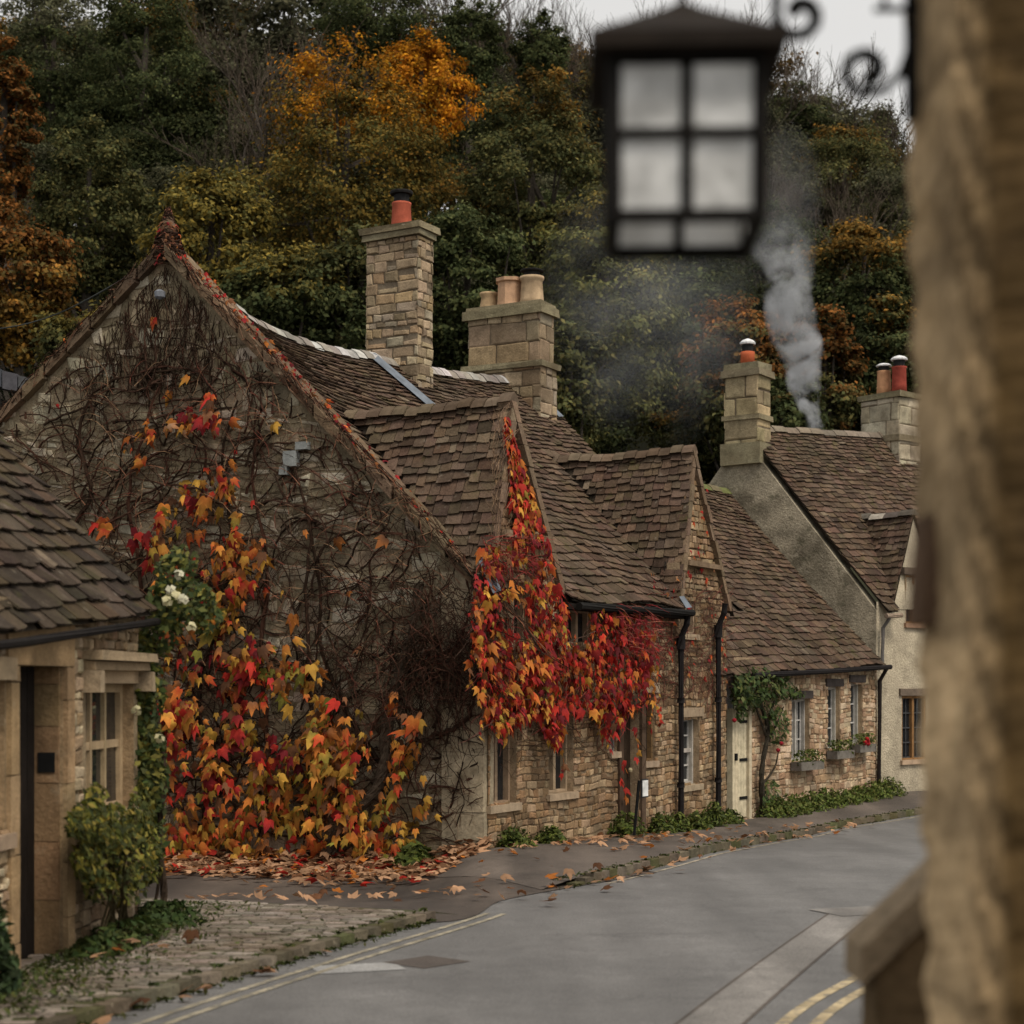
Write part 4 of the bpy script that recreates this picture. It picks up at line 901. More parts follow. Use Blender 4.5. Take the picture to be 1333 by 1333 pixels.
for i in range(700):
    x, y = R.uniform(10, 610), R.uniform(470, 1110)
    if ing(x, y): crawl(mb, FG, x, y, R.choice([1.57, 1.57, .3, 2.8])+R.uniform(-.6, .6), R.randint(6, 18), 9, R.uniform(.007, .021), R.uniform(.03, .12), .45, top=ing)
for i in range(3200):
    x = R.uniform(5, 615); y = R.uniform(470, 1090)
    if not ing(x, y): continue
    crawl(mb, FG, x, y, R.uniform(0, 6.28), R.randint(4, 9), 7, R.uniform(.003, .006), R.uniform(.03, .2), .6, R.choice(bk+[(.07, .028, .018), (.09, .04, .024), (.12, .07, .045)]), 3, top=ing)
for i in range(800):     # fine roots fanning over the upper gable
    x = 217+R.gauss(0, 80); y = R.uniform(350, 520)
    if ing(x, y): crawl(mb, FG, x, y, 1.57+R.uniform(-.3, .3), R.randint(4, 10), 7, R.uniform(.004, .009), .03, .25, R.choice(bk), 3, top=ing)
for i in range(700):     # shaggy mass under the eaves corner
    x, y = (R.gauss(585, 34), R.gauss(850, 48)) if R.random() < .55 else (R.uniform(430, 632), R.gauss(835, 70))
    if x > 640 or y > 960+max(0, (570-x)): continue
    crawl(mb, FG, min(x, 632), y, -1.57+R.uniform(-1.4, 1.4), R.randint(5, 11), 9, R.uniform(.004, .009), R.uniform(.1, .35), .5, R.choice(bk+[(.07, .03, .02)]), 3, -.1)
for i in range(300):     # arching pale tendrils
    x, y = R.uniform(90, 600), R.uniform(490, 900)
    if ing(x, y): crawl(mb, FG, x, y, R.uniform(.3, 2.8), R.randint(5, 8), 8, .005, .2, .35, R.choice([(.22, .10, .06), (.26, .16, .09), (.16, .05, .035)]), 3, -.25)
mb.build('stem', M['bark'], GC)

# red creeper over the street front
RC = thing('creeper', FA(2.2, -.1, gz(.8, 23)), 'bright red and orange creeper mass spilling over the street front windows', 'creeper')
poly = [(620, 790), (625, 705), (712, 700), (722, 745), (736, 790), (745, 840), (768, 842), (766, 800), (800, 786), (846, 806), (848, 860), (838, 915), (822, 925), (806, 948), (786, 962), (772, 930), (742, 925), (728, 966), (712, 968), (704, 930), (672, 938), (656, 952), (640, 948), (624, 900)]
def inpoly(x, y, pg):
    r = False; n = len(pg)
    for i in range(n):
        (x0, y0), (x1, y1) = pg[i], pg[(i+1) % n]
        if (y0 > y) != (y1 > y) and x < (x1-x0)*(y-y0)/(y1-y0)+x0: r = not r
    return r
it = []; n = 0
while n < 2000:
    x, y = R.uniform(618, 850), R.uniform(700, 968)
    if not inpoly(x, y, poly): continue
    if 655 < x < 690 and 735 < y < 835 and R.random() < .75: continue
    if y < 760 and R.random() < .45: continue
    t = (x-620)/230; kinds = 'ooyrrccb' if R.random() > t*1.2 else 'rrrcccco'
    it.append((FA.pt(x, y, -R.uniform(.06, .34)), V(FA.n.x+R.gauss(0, .5), FA.n.y+R.gauss(0, .5), .25), R.choice([R.uniform(.05, .1), R.uniform(.09, .16)]), R.choice(kinds), .45)); n += 1
tri = [(648, 540), (660, 545), (712, 700), (655, 705)]; n = 0
while n < 330:
    x, y = R.uniform(645, 714), R.uniform(540, 705)
    if not inpoly(x, y, tri) or R.random() < (y > 690)*.5: continue
    if x < 655+(y-560)*.10: continue
    it.append((FA.pt(x, y, -R.uniform(.05, .12)+.2*max(0, (700-y)/180)), V(FA.n.x, FA.n.y, .2), R.uniform(.07, .13), R.choice('rrrccooy'), .3)); n += 1
for i in range(70):   # sparse small leaves on the right part of the front
    x, y = R.uniform(845, 945), R.uniform(740, 890); it.append((FA.pt(x, y, -R.uniform(.03, .1)), V(FA.n.x, FA.n.y, .2), R.uniform(.05, .09), R.choice('rrccb'), .4))
for i in range(14):
    it.append((FA.pt(R.uniform(898, 925), R.uniform(620, 760), -.02), V(FA.n.x, FA.n.y, .2), R.uniform(.05, .09), R.choice('rrc'), .4))
for i in range(46):
    x, y = R.choice([(R.uniform(630, 830), R.uniform(900, 950)), (R.uniform(840, 856), R.uniform(800, 900)), (R.uniform(612, 628), R.uniform(740, 900)), (R.uniform(735, 775), R.uniform(820, 850))]); dx = R.uniform(-1.5, 1.5)
    for k in range(R.randint(3, 9)):
        x += dx+R.uniform(-2, 2); y += R.uniform(4, 10); it.append((FA.pt(x, y, -R.uniform(.1, .3)), V(FA.n.x, FA.n.y, .2), R.uniform(.05, .12), R.choice('oorrycb'), .5))
for i in range(8): it.append((FA.pt(R.uniform(806, 818), R.uniform(990, 1040), -R.uniform(.1, .2)), V(FA.n.x, FA.n.y, .2), R.uniform(.08, .13), R.choice('or'), .4))
creeper_leaves('leaves', it, M['leaf'], RC)
mb = MB()
for i in range(420):
    x, y = R.uniform(622, 850), R.uniform(700, 940)
    if inpoly(x, y, poly): crawl(mb, FA, x, y, -1.57+R.uniform(-1.2, 1.2), R.randint(4, 9), 7, R.uniform(.004, .009), R.uniform(.05, .3), .4, R.choice([(.16, .03, .025), (.09, .04, .03), (.22, .05, .04), (.06, .035, .025)]), 3, -.1)
for i in range(160):
    x, y = R.uniform(800, 850), R.uniform(785, 850); crawl(mb, FA, x, y, R.uniform(-.9, .3), R.randint(4, 7), 6, .005, R.uniform(.15, .35), .2, R.choice([(.3, .05, .05), (.25, .04, .04), (.35, .12, .08)]), 3, -.15)
for i in range(120):
    x, y = R.uniform(625, 700), R.uniform(698, 745); crawl(mb, FA, x, y, R.uniform(-.9, .6), R.randint(4, 7), 6, .005, R.uniform(.1, .3), .2, R.choice([(.28, .05, .04), (.2, .04, .03)]), 3, -.15)
for i in range(420):
    x, y = R.uniform(845, 948), R.uniform(770, 915); crawl(mb, FA, x, y, R.uniform(0, 6.28), R.randint(4, 9), 6, R.uniform(.003, .006), .03, .5, R.choice([(.10, .05, .035), (.15, .045, .035), (.07, .04, .03)]), 3)
for i in range(160):
    x, y = R.uniform(632, 850), R.uniform(850, 1000); crawl(mb, FA, x, y, R.uniform(0, 6.28), R.randint(4, 9), 6, R.uniform(.003, .006), .04, .5, R.choice(bk), 3)
for i in range(120):
    x = R.uniform(640, 660); y = R.uniform(545, 745); crawl(mb, FA, x, y, 1.57+R.uniform(-.4, .4), R.randint(3, 6), 7, .005, .1, .3, R.choice([(.14, .09, .06), (.2, .13, .08)]), 3)
mb.build('stem', M['bark'], RC)
# creeper growing along the coping of the gable
CP = thing('creeper', APX, 'low red and rusty creeper trailing along the gable coping from the finial', 'creeper')
it = []; mb = MB()
for i in range(330):
    u = GLEN-abs(R.gauss(0, 1))**.8*2.2 if R.random() < .8 else GLEN+R.random()*2.6
    if u < -.1: continue
    p = FG(u, R.uniform(-.1, .36), gtop(u)+R.uniform(.05, .13)); it.append((p, V(FG.n.x, FG.n.y, .9), R.uniform(.05, .1), R.choice('rrccbbbo'), .8))
for i in range(800):
    u = R.uniform(-.2, 8.5); d = R.uniform(-.3, .3); pts = []
    for k in range(4): uu = u+d*k; pts.append(FG(uu, -.16+R.uniform(-.03, .3), gtop(uu)+R.uniform(-.12, .13)))
    mb.tube(pts, .006, 3, R.choice(bk+[(.16, .07, .04), (.14, .08, .05)]), cap=False)
for i in range(320):
    a = R.uniform(0, 6.28); h = R.uniform(-.25, .55); q_ = .24*max(.06, 1-max(0, h+.1)/.72); pts = [V(APX.x+q_*math.cos(a+k*.5), APX.y+.1+q_*math.sin(a+k*.5), APX.z+h+R.uniform(-.04, .04)) for k in range(4)]; mb.tube(pts, .008, 3, R.choice(bk+[(.2, .08, .05)]), cap=False)
for i in range(60):
    a = R.uniform(0, 6.28); h = R.uniform(-.25, .4); q_ = .24*max(.1, 1-max(0, h+.1)/.72); it.append((V(APX.x+q_*math.cos(a), APX.y+.1+q_*math.sin(a), APX.z+h), V(math.cos(a), math.sin(a), .4), R.uniform(.04, .09), R.choice('rcbbb'), .8))
creeper_leaves('leaves', it, M['leaf'], CP); mb.build('stem', M['bark'], CP)

# ------------------------------------------------------------------ fallen leaves
def fallen(name, pts, label, sizes=(.07, .16), kinds='ppppppbbbor'):
    N = len(pts); Vv = np.empty((N, NK, 3)); Cl = np.empty((N, NK, 3))
    for i, (x, y, z) in enumerate(pts):
        a = R.uniform(0, 6.28); tl = V(R.gauss(0, .3), R.gauss(0, .3), 1).normalized(); xx = V(math.cos(a), math.sin(a), 0); xx = (xx-tl*xx.dot(tl)).normalized(); yy = tl.cross(xx)
        t = LT_P.copy(); t[:, 2] *= R.uniform(-1.2, 2.2); t[:, 1] -= .4
        s = R.uniform(*sizes); Vv[i] = t@(np.array([xx, yy, tl])*s)+np.array((x, y, z+.02+s*.1)); c = np.array(LC[R.choice(kinds)])*R.uniform(.4, 1.0); Cl[i] = c
    me = np_mesh(name, Vv.reshape(-1, 3), NK, LT_F, Cl.reshape(-1, 3), M['leaf']); o = link(name, me); tag(o, label, 'leaves', kind='stuff'); return o
pts = []
for i in range(2600):
    u = R.uniform(-.1, 5.6); o = abs(R.gauss(0, .75))+.05; p = FG(u, -o, 0); h = .22*max(0, 1-o/.9)*R.random()
    pts.append((p.x, p.y, gz(p.x, p.y)+.03+h))
fallen('fallen_leaves', pts, 'drift of red brown and tan fallen leaves along the foot of the gable')
pts = []
for i in range(170):
    if R.random() < .6: u = R.gauss(2.0, 1.3); o = abs(R.gauss(.5, .6))+.1
    else: u = R.uniform(0, 8); o = R.uniform(.1, 2.3)
    p = FA(u, -o, 0); pts.append((p.x, p.y, gz(p.x, p.y)+.085))
for i in range(60):
    p = R.choice([q for q in KLs if 16.8 < q.y < 28]); o = R.gauss(.1, .12); pts.append((p.x+o, p.y-o*.5, gz(p.x, p.y)+(.1 if o < 0 else .01)))
for i in range(70): x, y = R.uniform(-3.0, .5), R.uniform(15.2, 19.5); pts.append((x, y, gz(x, y)+.04))
for i in range(14): p = R.choice([q for q in KLs if 8 < q.y < 14]); o = R.uniform(.02, .2); pts.append((p.x+o, p.y, gz(p.x, p.y)+.01))
for i in range(8): x, y = R.uniform(-3.0, -2.2), R.uniform(10.5, 12.5); pts.append((x, y, gz(x, y)+.1))
fallen('fallen_leaves', pts, 'scattered tan and orange fallen leaves on the pavement kerb and driveway', (.06, .13), 'ppppppbbo')

# ------------------------------------------------------------------ small plants
GR = [(.085, .105, .022), (.06, .08, .02), (.12, .14, .03), (.045, .06, .016)]
def plant(name, label, x, y, w, h, n, pal=GR, group=None, base=None, leaf=(.022, .055), cat='plant', flat=False, yaw=0, ly=None):
    z = gz(x, y)+.06 if base is None else base; n = int(n*1.7); h *= .72; w *= .88
    T = thing(name, (x, y, z), label, cat, group)
    cols = np.array([jit(R.choice(pal), .3) for _ in range(n)])
    a = NR.uniform(0, 2*np.pi, n); q = np.sqrt(NR.uniform(0, 1, n)); hh = NR.uniform(0, 1, n)
    rr = q*np.sqrt(np.clip(1.05-hh*hh, 0, 1)); lx, ly_ = w/2*rr*np.cos(a), (ly or w)/2*rr*np.sin(a)
    ca, sa = math.cos(yaw), math.sin(yaw)
    cen = np.stack([x+lx*ca-ly_*sa, y+lx*sa+ly_*ca, z+h*hh*(.75+.25*np.sin(a*3+x*9))], 1)
    nr = np.stack([np.cos(a)*.6, np.sin(a)*.6, np.full(n, .8)], 1)+NR.normal(size=(n, 3))*.5
    vs = leaf_quads(cen, nr, NR.uniform(*leaf, n), .42)
    me = np_mesh('leaves', vs, 4, Q4, np.repeat(cols, 4, 0), M['green'], T); link('leaves', me, T)
    mb = MB()
    for i in range(10): b = R.uniform(0, 6.28); k = R.uniform(.1, .38); mb.tube([(x, y, z-.06), (x+w*k*.4*math.cos(b), y+w*k*.4*math.sin(b), z+h*.4), (x+w*k*math.cos(b), y+w*k*math.sin(b), z+h*.8)], [.01, .007, .003], 4, (.05, .05, .02))
    mb.build('stem', M['bark'], T); return T
def atA(px, o=.18): return FA(FA.u(px), -o, 0)
q = FG(.82, -.35, 0); plant('fern', 'dark green fern at the foot of the gable beside the pale corner pier', q.x, q.y, .62, .42, 420, leaf=(.05, .1))
for px, w, h, lb in ((652, .6, .35, 'low green weeds at the wall foot below the window nearest the corner'), (700, .5, .32, 'small weed tuft at the wall foot between the two mullioned windows'), (797, .75, .5, 'round green tuft left of the dark front door by the sign post'),
                     (846, .55, .45, 'green tuft right of the dark front door'), (866, .55, .42, 'green tuft just left of the first black downpipe'), (893, .6, .4, 'green tuft below the sash window between the downpipes'), (914, .55, .55, 'taller green tuft left of the second black downpipe'), (936, .55, .32, 'low yellowish tuft left of the cream door')):
    q = atA(px, .2); plant('weed_clump', lb, q.x, q.y, w, h, 330, group='green tufts along the cottage wall', base=gz(q.x, q.y)+.08)
for i, px in enumerate((990, 1010, 1034, 1056, 1078, 1099, 1119, 1137)):
    q = FB(FB.u(px), -.3, 0); plant('weed_clump', ['leafy tuft at the foot of the climbing rose', 'leafy tuft just right of the climbing rose stem', 'leafy clump below the left window box', 'leafy clump right of the left window box', 'leafy clump below the middle window box', 'leafy clump between the middle and right window boxes', 'leafy clump below the right window box', 'leafy clump by the corner downpipe of the pale cottage'][i],
          q.x, q.y, .85, R.uniform(.36, .55), 420, [(.08, .11, .022), (.11, .14, .03), (.05, .07, .016), (.14, .15, .04)], group='green tufts along the pale cottage', base=gz(q.x, q.y)+.07)
# climbing rose on the pale cottage
CR = thing('climbing_rose', FB(FB.u(987), -.15, gz(4, 29)), 'climbing rose with a dark trunk and leafy top beside the cream door', 'climber')
mb = MB(); tr_ = smooth_pl([FB.pt(x, y, -.14) for x, y in ((992, 1082), (993, 1050), (991, 1015), (994, 985), (1000, 950), (990, 915), (985, 885))], 16); mb.tube(tr_, [lerp(.06, .03, i/16) for i in range(17)], 6, (.03, .025, .018))
for a in (((993, 1020), (1008, 1000), (1014, 975)), ((998, 960), (975, 900), (958, 890)), ((996, 950), (1015, 900), (1040, 905)), ((1000, 965), (1012, 940), (1020, 920))): mb.tube(smooth_pl([FB.pt(x, y, -.13) for x, y in a], 8), [lerp(.025, .01, i/8) for i in range(9)], 5, (.035, .028, .02))
mb.build('trunk', M['bark'], CR)
def wall_foliage(fr, spec, leaf, pal, parent, mat='green', name='leaves'):
    cs, ns, sz, cl = [], [], [], []
    for (cx, cy, rx, ry, n, o0, o1) in spec:
        for i in range(n):
            a = R.uniform(0, 6.28); q = math.sqrt(R.random()); p = fr.pt(cx+rx*q*math.cos(a), cy+ry*q*math.sin(a), -R.uniform(o0, o1)*math.sqrt(max(.05, 1-q*q*.8)))
            cs.append(p); ns.append((fr.n.x+R.gauss(0, .5), fr.n.y+R.gauss(0, .5), .5+R.gauss(0, .5))); sz.append(R.uniform(*leaf)); cl.append(jit(R.choice(pal), .3))
    vs = leaf_quads(np.array(cs), np.array(ns), np.array(sz), .5); me = np_mesh(name, vs, 4, Q4, np.repeat(np.array(cl), 4, 0), M[mat], parent); return link(name, me, parent)
wall_foliage(FB, [(985, 893, 34, 24, 420, .1, .5), (970, 905, 20, 25, 180, .1, .4), (1010, 895, 24, 16, 150, .1, .4), (1030, 903, 18, 8, 50, .1, .3), (1013, 945, 14, 24, 150, .1, .35), (1000, 920, 14, 20, 90, .08, .3), (1003, 1040, 12, 26, 120, .1, .3), (965, 930, 8, 12, 40, .08, .3)], (.035, .08), [(.04, .065, .018), (.06, .09, .025), (.03, .045, .014), (.09, .10, .03)], CR)
for (x, y) in ((1017, 968), (1013, 977), (956, 938)): mb = MB(); p = FB.pt(x, y, -.3); mb.lathe(p, [(.015, -.03), (.04, 0), (.035, .025), (.01, .04)], 8, (.30, .02, .03)); mb.build('flower', M['green'], CR)
# window boxes
for i, (k, lab, fl_) in enumerate((('w1', 'grey wooden window box with trailing greenery under the left window of the pale cottage', 0), ('w2', 'grey wooden window box with greenery under the middle window of the pale cottage', 0), ('w3', 'grey wooden window box with red flowers under the right window of the pale cottage', 1))):
    u0, u1, z0, z1 = oB[k]; T = thing('window_box', FB((u0+u1)/2, -.1, z0-.2), lab, 'planter', 'window boxes on the pale cottage')
    mb = MB(); a, b = u0-.1, u1+.12
    mb.box(FB, a, b, -.25, -.235, z0-.15, z0, (.15, .135, .115)); mb.box(FB, a, b, -.05, -.035, z0-.15, z0, (.13, .115, .10)); mb.box(FB, a, a+.02, -.234, -.051, z0-.15, z0, (.13, .115, .10)); mb.box(FB, b-.02, b, -.234, -.051, z0-.15, z0, (.13, .115, .10)); mb.box(FB, a+.021, b-.021, -.234, -.051, z0-.14, z0-.04, (.03, .02, .012)); mb.build('box', M['attr'], T)
    n = 260; cs = [FB(R.uniform(a-.03, b+.03), -.15+R.gauss(0, .06), z0+R.uniform(-.06, .2)) for _ in range(n)]
    me = np_mesh('leaves', leaf_quads(np.array(cs), NR.normal(size=(n, 3))+np.array([0, -.3, .8]), NR.uniform(.02, .045, n), .6), 4, Q4, np.repeat(np.array([jit(R.choice(GR), .3) for _ in range(n)]), 4, 0), M['green'], T); link('leaves', me, T)
    if fl_:
        for j in range(6): mb = MB(); p = FB(R.uniform(a, (a+b)/2), -.27+R.gauss(0, .02), z0+R.uniform(-.02, .12)); mb.lathe(p, [(.015, -.03), (.045, 0), (.04, .03), (.01, .045)], 7, (.38, .015, .02)); mb.build('flower', M['green'], T)
# plants round the near left cottage
YG = [(.13, .125, .022), (.085, .09, .02), (.045, .055, .014), (.20, .165, .03), (.032, .04, .011), (.05, .055, .015)]
SH = thing('shrub', FL(1.9, -.3, gz(-3, 12.5)), 'yellow green leafy bush under the hooded window of the near cottage', 'shrub')
wall_foliage(FL, [(118, 1070, 26, 30, 520, .1, .6), (150, 1080, 34, 34, 620, .1, .65), (175, 1110, 34, 50, 620, .1, .55), (122, 1120, 30, 34, 460, .1, .55), (150, 1155, 42, 26, 300, .1, .5), (98, 1075, 12, 16, 90, .2, .5), (185, 1060, 18, 40, 260, .1, .4), (200, 1110, 14, 40, 160, .1, .4), (125, 1035, 16, 14, 80, .1, .4)], (.018, .05), YG, SH)
mb = MB()
for i in range(16): x = R.uniform(110, 185); mb.tube([FL.pt(150+R.uniform(-25, 25), 1225, -.2), FL.pt((150+x)/2, 1150, -.3), FL.pt(x, R.uniform(1060, 1110), -.4)], [.012, .009, .004], 4, (.05, .04, .02))
mb.build('stem', M['bark'], SH)
CL = thing('climbing_rose', FL(2.6, -.3, gz(-3, 13.6)), 'climbing rose with pale flowers on the near cottage corner and a curved bare stem', 'climber')
fcl = Fr((-3.0, 13.9), (1, .12))
wall_foliage(fcl, [(180, 880, 24, 70, 520, .0, .35), (172, 980, 26, 70, 420, .0, .35), (160, 930, 18, 40, 160, .0, .3), (200, 1000, 16, 70, 200, .0, .3), (238, 785, 42, 34, 420, .0, .4), (228, 745, 26, 24, 150, 0, .4), (212, 805, 25, 50, 300, .0, .4), (265, 800, 24, 24, 130, 0, .3), (195, 1080, 22, 60, 260, .0, .3), (235, 730, 22, 20, 60, .0, .3), (190, 1020, 30, 30, 120, 0, .3), (185, 900, 30, 60, 300, 0, .4), (185, 1000, 34, 60, 320, 0, .4)], (.02, .05), [(.03, .045, .014), (.05, .065, .018), (.075, .085, .022), (.15, .14, .03), (.04, .05, .015)], CL)
mb = MB()
for pth, r0 in ((((203, 1213), (212, 1195), (213, 1150), (207, 1100), (210, 1050), (214, 1000), (205, 940), (195, 870), (215, 800), (235, 750)), .035), (((203, 1213), (192, 1195), (203, 1170), (207, 1130), (203, 1080), (197, 1030), (200, 990)), .018), (((176, 1220), (178, 1120), (172, 1000), (178, 880)), .025)):
    mb.tube(smooth_pl([fcl.pt(x, y, -.1) for x, y in pth], 30), [lerp(r0, r0*.4, i/30) for i in range(31)], 6, (.035, .024, .016))
mb.build('stem', M['bark'], CL)
for (x, y) in ((178, 925), (228, 775), (222, 768), (238, 780), (218, 782), (249, 816), (232, 748), (208, 960)):
    p = fcl.pt(x, y, -.42); ds = rnd_dirs(9); cs = np.array(p)+ds*.028; cs[:, 1] -= .01
    me = np_mesh('flower', leaf_quads(cs, ds+np.array([0, -.8, .3]), NR.uniform(.022, .036, 9), .8), 4, Q4, np.full((36, 3), R.choice([(.55, .52, .38), (.6, .55, .33)])), M['green'], CL); link('flower', me, CL)
plant('ground_ivy', 'dark low greenery at the wall foot below the yellow green bush', -2.88, 12.3, .6, .26, 500, [(.03, .05, .014), (.045, .065, .018), (.06, .075, .02)], leaf=(.03, .055), ly=2.0, yaw=-.05)
plant('ground_ivy', 'dark low greenery round the foot of the curved rose stem', -2.8, 13.5, .8, .28, 400, [(.03, .05, .014), (.045, .065, .018)], leaf=(.03, .055))
plant('shrub', 'dark green bush cut off by the left edge beside the black doorway', -3.12, 10.0, .42, .95, 700, [(.035, .055, .022), (.05, .075, .03), (.025, .04, .016)], leaf=(.03, .06), cat='shrub', ly=.8)
pts_n = 2600; xs_ = []
for i in range(pts_n):
    y = R.uniform(9, 14.8); x = -3.15+abs(R.gauss(0, .38)); 
    if x < interp(y, [(p[1], p[0]) for p in KL])-.2: xs_.append((x, y, gz(x, y)+.1))
for i in range(1400):
    p = R.choice([q for q in KLs if 5 < q.y < 14.3]); o = R.gauss(.03, .05); xs_.append((p.x+o, p.y, gz(p.x, p.y)+(.1 if o < 0 else .01)))
for i in range(900):
    p = R.choice([q for q in KLs if 16.8 < q.y < 32]); o = R.gauss(-.03, .05); xs_.append((p.x+o, p.y-o*.5, gz(p.x, p.y)+(.1 if o < 0 else .01)))
cs = np.array(xs_); N = len(cs)
me = np_mesh('moss_and_grass', leaf_quads(cs+np.array([0, 0, .01]), NR.normal(size=(N, 3))*.6+np.array([0, 0, .8]), NR.uniform(.012, .035, N), .4), 4, Q4, np.repeat(np.array([jit(R.choice([(.05, .065, .018), (.07, .075, .02), (.04, .05, .015)]), .3) for _ in range(N)]), 4, 0), M['green'])
tag(link('moss_and_grass', me), 'short moss and grass along the kerbs and between the cobbles', 'grass', kind='stuff')
# small sign on a leaning black post
SG = thing('sign_post', P(824, 1101, 23.4), 'small white sign on a thin leaning black post by the dark front door', 'sign')
mb = MB(); pb, pt = P(824, 1103, 23.4), P(832, 1016, 23.4); mb.tube([pb, pt], .022, 6, (.012, .012, .012)); mb.build('post', M['paint'], SG)
fs_ = Fr((pt.x+.02, pt.y), (.55, .83)); mb = MB(); zc = pt.z; mb.box(fs_, -.02, .16, -.03, -.012, zc-.24, zc+.02, (.03, .03, .03)); mb.build('sign_back', M['paint'], SG)
mb = MB(); mb.box(fs_, -.005, .145, -.04, -.031, zc-.22, zc+.0, (.6, .6, .58)); mb.build('sign_plate', M['paint'], SG)
mb = MB(); cpts = [P(188, 346, 22.6)]; 
for i in range(1, 13): t = i/12; a, b = P(188, 346, 22.6), P(-40, 430, 30); p = a.lerp(b, t); p.z -= .5*math.sin(math.pi*t)*.5; cpts.append(p)
mb.tube(cpts, .012, 5, (.05, .055, .05)); tag(mb.build('overhead_cable', M['paint'], org=cpts[0]), 'thin grey cable running left from the gable apex', 'cable')
# ------------------------------------------------------------------ the wooded hillside
TP = {'dg': [(.036, .045, .018), (.048, .056, .022), (.026, .033, .014), (.062, .066, .025)], 'og': [(.064, .063, .023), (.047, .05, .020), (.085, .074, .026), (.036, .041, .017)],
      'yg': [(.12, .092, .022), (.08, .068, .02), (.16, .115, .024), (.055, .052, .017)], 'or': [(.36, .145, .010), (.29, .105, .010), (.40, .19, .014), (.20, .08, .010)],
      'ru': [(.12, .05, .014), (.085, .045, .015), (.15, .06, .015), (.05, .04, .015)], 'gb': [(.15, .085, .018), (.11, .066, .018), (.07, .054, .018), (.18, .09, .018)],
      'mg': [(.105, .074, .018), (.07, .06, .018), (.14, .09, .02), (.04, .04, .013)], 'gy': [(.066, .066, .036), (.085, .08, .045), (.05, .052, .03)], 'lo': [(.10, .10, .032), (.075, .08, .028), (.12, .11, .035), (.055, .06, .022)]}
def crown(a, b, n, ncl, pal, hi=None, hi_t=.75, skew=0, ls=(.10, .19), flat=.5, rcl=.21):
    n = int(n*2.9); ls = (ls[0]*.56, ls[1]*.58); ncl = int(ncl*1.5)
    cd = rnd_dirs(ncl); rr = NR.uniform(.35, 1, ncl)**.45
    prof = np.where(cd[:, 2] < -.2, .8, 1.0)
    cc = cd*rr[:, None]*np.array([a, a, b])*prof[:, None]*NR.uniform(.82, 1.08, (ncl, 1))
    cc[:, 2] = np.maximum(cc[:, 2], -b*.85)
    idx = NR.integers(0, ncl, n); rc = rcl*a*NR.uniform(.6, 1.35, ncl)
    d = rnd_dirs(n); d[:, 2] = np.abs(d[:, 2])*NR.choice([1, 1, -1], n); off = d*rc[idx][:, None]*((NR.uniform(.02, 1, n)**.6)*np.where(NR.uniform(0, 1, n) < .3, 1.7, 1))[:, None]*np.array([1, 1, flat])
    pos = cc[idx]+off
    nr = d*.7+cd[idx]*.5+np.array([0, 0, .45])+NR.normal(size=(n, 3))*.55
    vs = leaf_quads(pos, nr, NR.uniform(*ls, n), .6)
    P0 = np.array(TP[pal]); col = P0[NR.integers(0, len(P0), n)]
    clb = NR.uniform(.5, 1.35, ncl)[idx]
    if hi:
        P1 = np.array(TP[hi]); c1 = P1[NR.integers(0, len(P1), n)]
        t = (pos[:, 2]/b*.5+.5)+skew*pos[:, 0]/a*.3+NR.normal(size=ncl)[idx]*.09+NR.normal(size=n)*.05
        k = np.clip((t-hi_t)*6+.5, 0, 1)[:, None]; col = col*(1-k)+c1*k
    col = col*clb[:, None]*NR.uniform(.82, 1.18, (n, 1))*1.5
    return vs, np.repeat(col, 4, 0), cc
def tree_trunk(mb, h0, h1, r, cc, col=(.06, .05, .04), nl=9, x=0):
    pts = [V(x+.12*math.sin(i*1.1), .1*math.cos(i*.9), lerp(h0, h1, i/6)) for i in range(7)]; mb.tube(pts, [lerp(r, r*.25, i/6) for i in range(7)], 7, col)
    for k in range(min(nl, len(cc))):
        e = Vector(cc[k]); s = pts[2+k % 4]; m = s.lerp(e, .5)+V(0, 0, -.2); mb.tube([s, m, e], [r*.35, r*.2, r*.07], 5, col)
def tree(name, label, px, top, bot, wpx, d, pal, hi=None, hi_t=.75, skew=0, n=9000, group=None, cat='tree', flat=.62, ls=(.10, .19), ncl=95):
    a = wpx/2*d/FPX; zt, zb = (HOR-top)*d/FPX, (HOR-bot)*d/FPX; b = (zt-zb)/2; c = P(px, 0, d); zc = (zt+zb)/2; g = hz(c.x, d)-.3
    T = thing(name, (c.x, d, min(g, zb)), label, cat, group)
    vs, cl, cc = crown(a, b, n, ncl, pal, hi, hi_t, skew, ls, flat); vs = vs+np.array([c.x, d, zc])
    link('crown', np_mesh('crown', vs, 4, Q4, cl, M['foliage'], T), T)
    mb = MB(); tree_trunk(mb, 0, zc+b*.55-min(g, zb), .028*(zt-min(g, zb)), cc+np.array([0, 0, zc-min(g, zb)])); mb.v = [(x+T.location.x, y+T.location.y, z+T.location.z) for x, y, z in mb.v]; mb.build('trunk', M['bark'], T); return T
tree('maple_tree', 'big dark green tree with an orange top in the middle of the wood', 452, 62, 480, 265, 68, 'mg', 'or', .87, -.1, 15000, ncl=150)
tree('maple_tree', 'bright orange tree rising behind the big green tree with the orange top', 548, 45, 215, 132, 76, 'or', n=8000)
tree('broadleaf_tree', 'grey green round tree with a small golden top left of the lantern', 695, 92, 440, 185, 66, 'og', 'gb', .93, .4, 11000, ncl=120)
tree('broadleaf_tree', 'yellow green tree directly behind the finial of the big gable', 275, 222, 460, 165, 52, 'yg', n=9000)
tree('beech_tree', 'tall rust brown tree cut off by the left edge of the photo', 5, 40, 330, 90, 60, 'ru', n=8000)
tree('beech_tree', 'rust and brown spreading tree low at the left above the gable slope', 30, 270, 500, 150, 54, 'gb', 'ru', .5, n=9000)
tree('broadleaf_tree', 'soft olive tree between the rust tree and the gable finial', 115, 160, 420, 180, 64, 'og', n=9000)
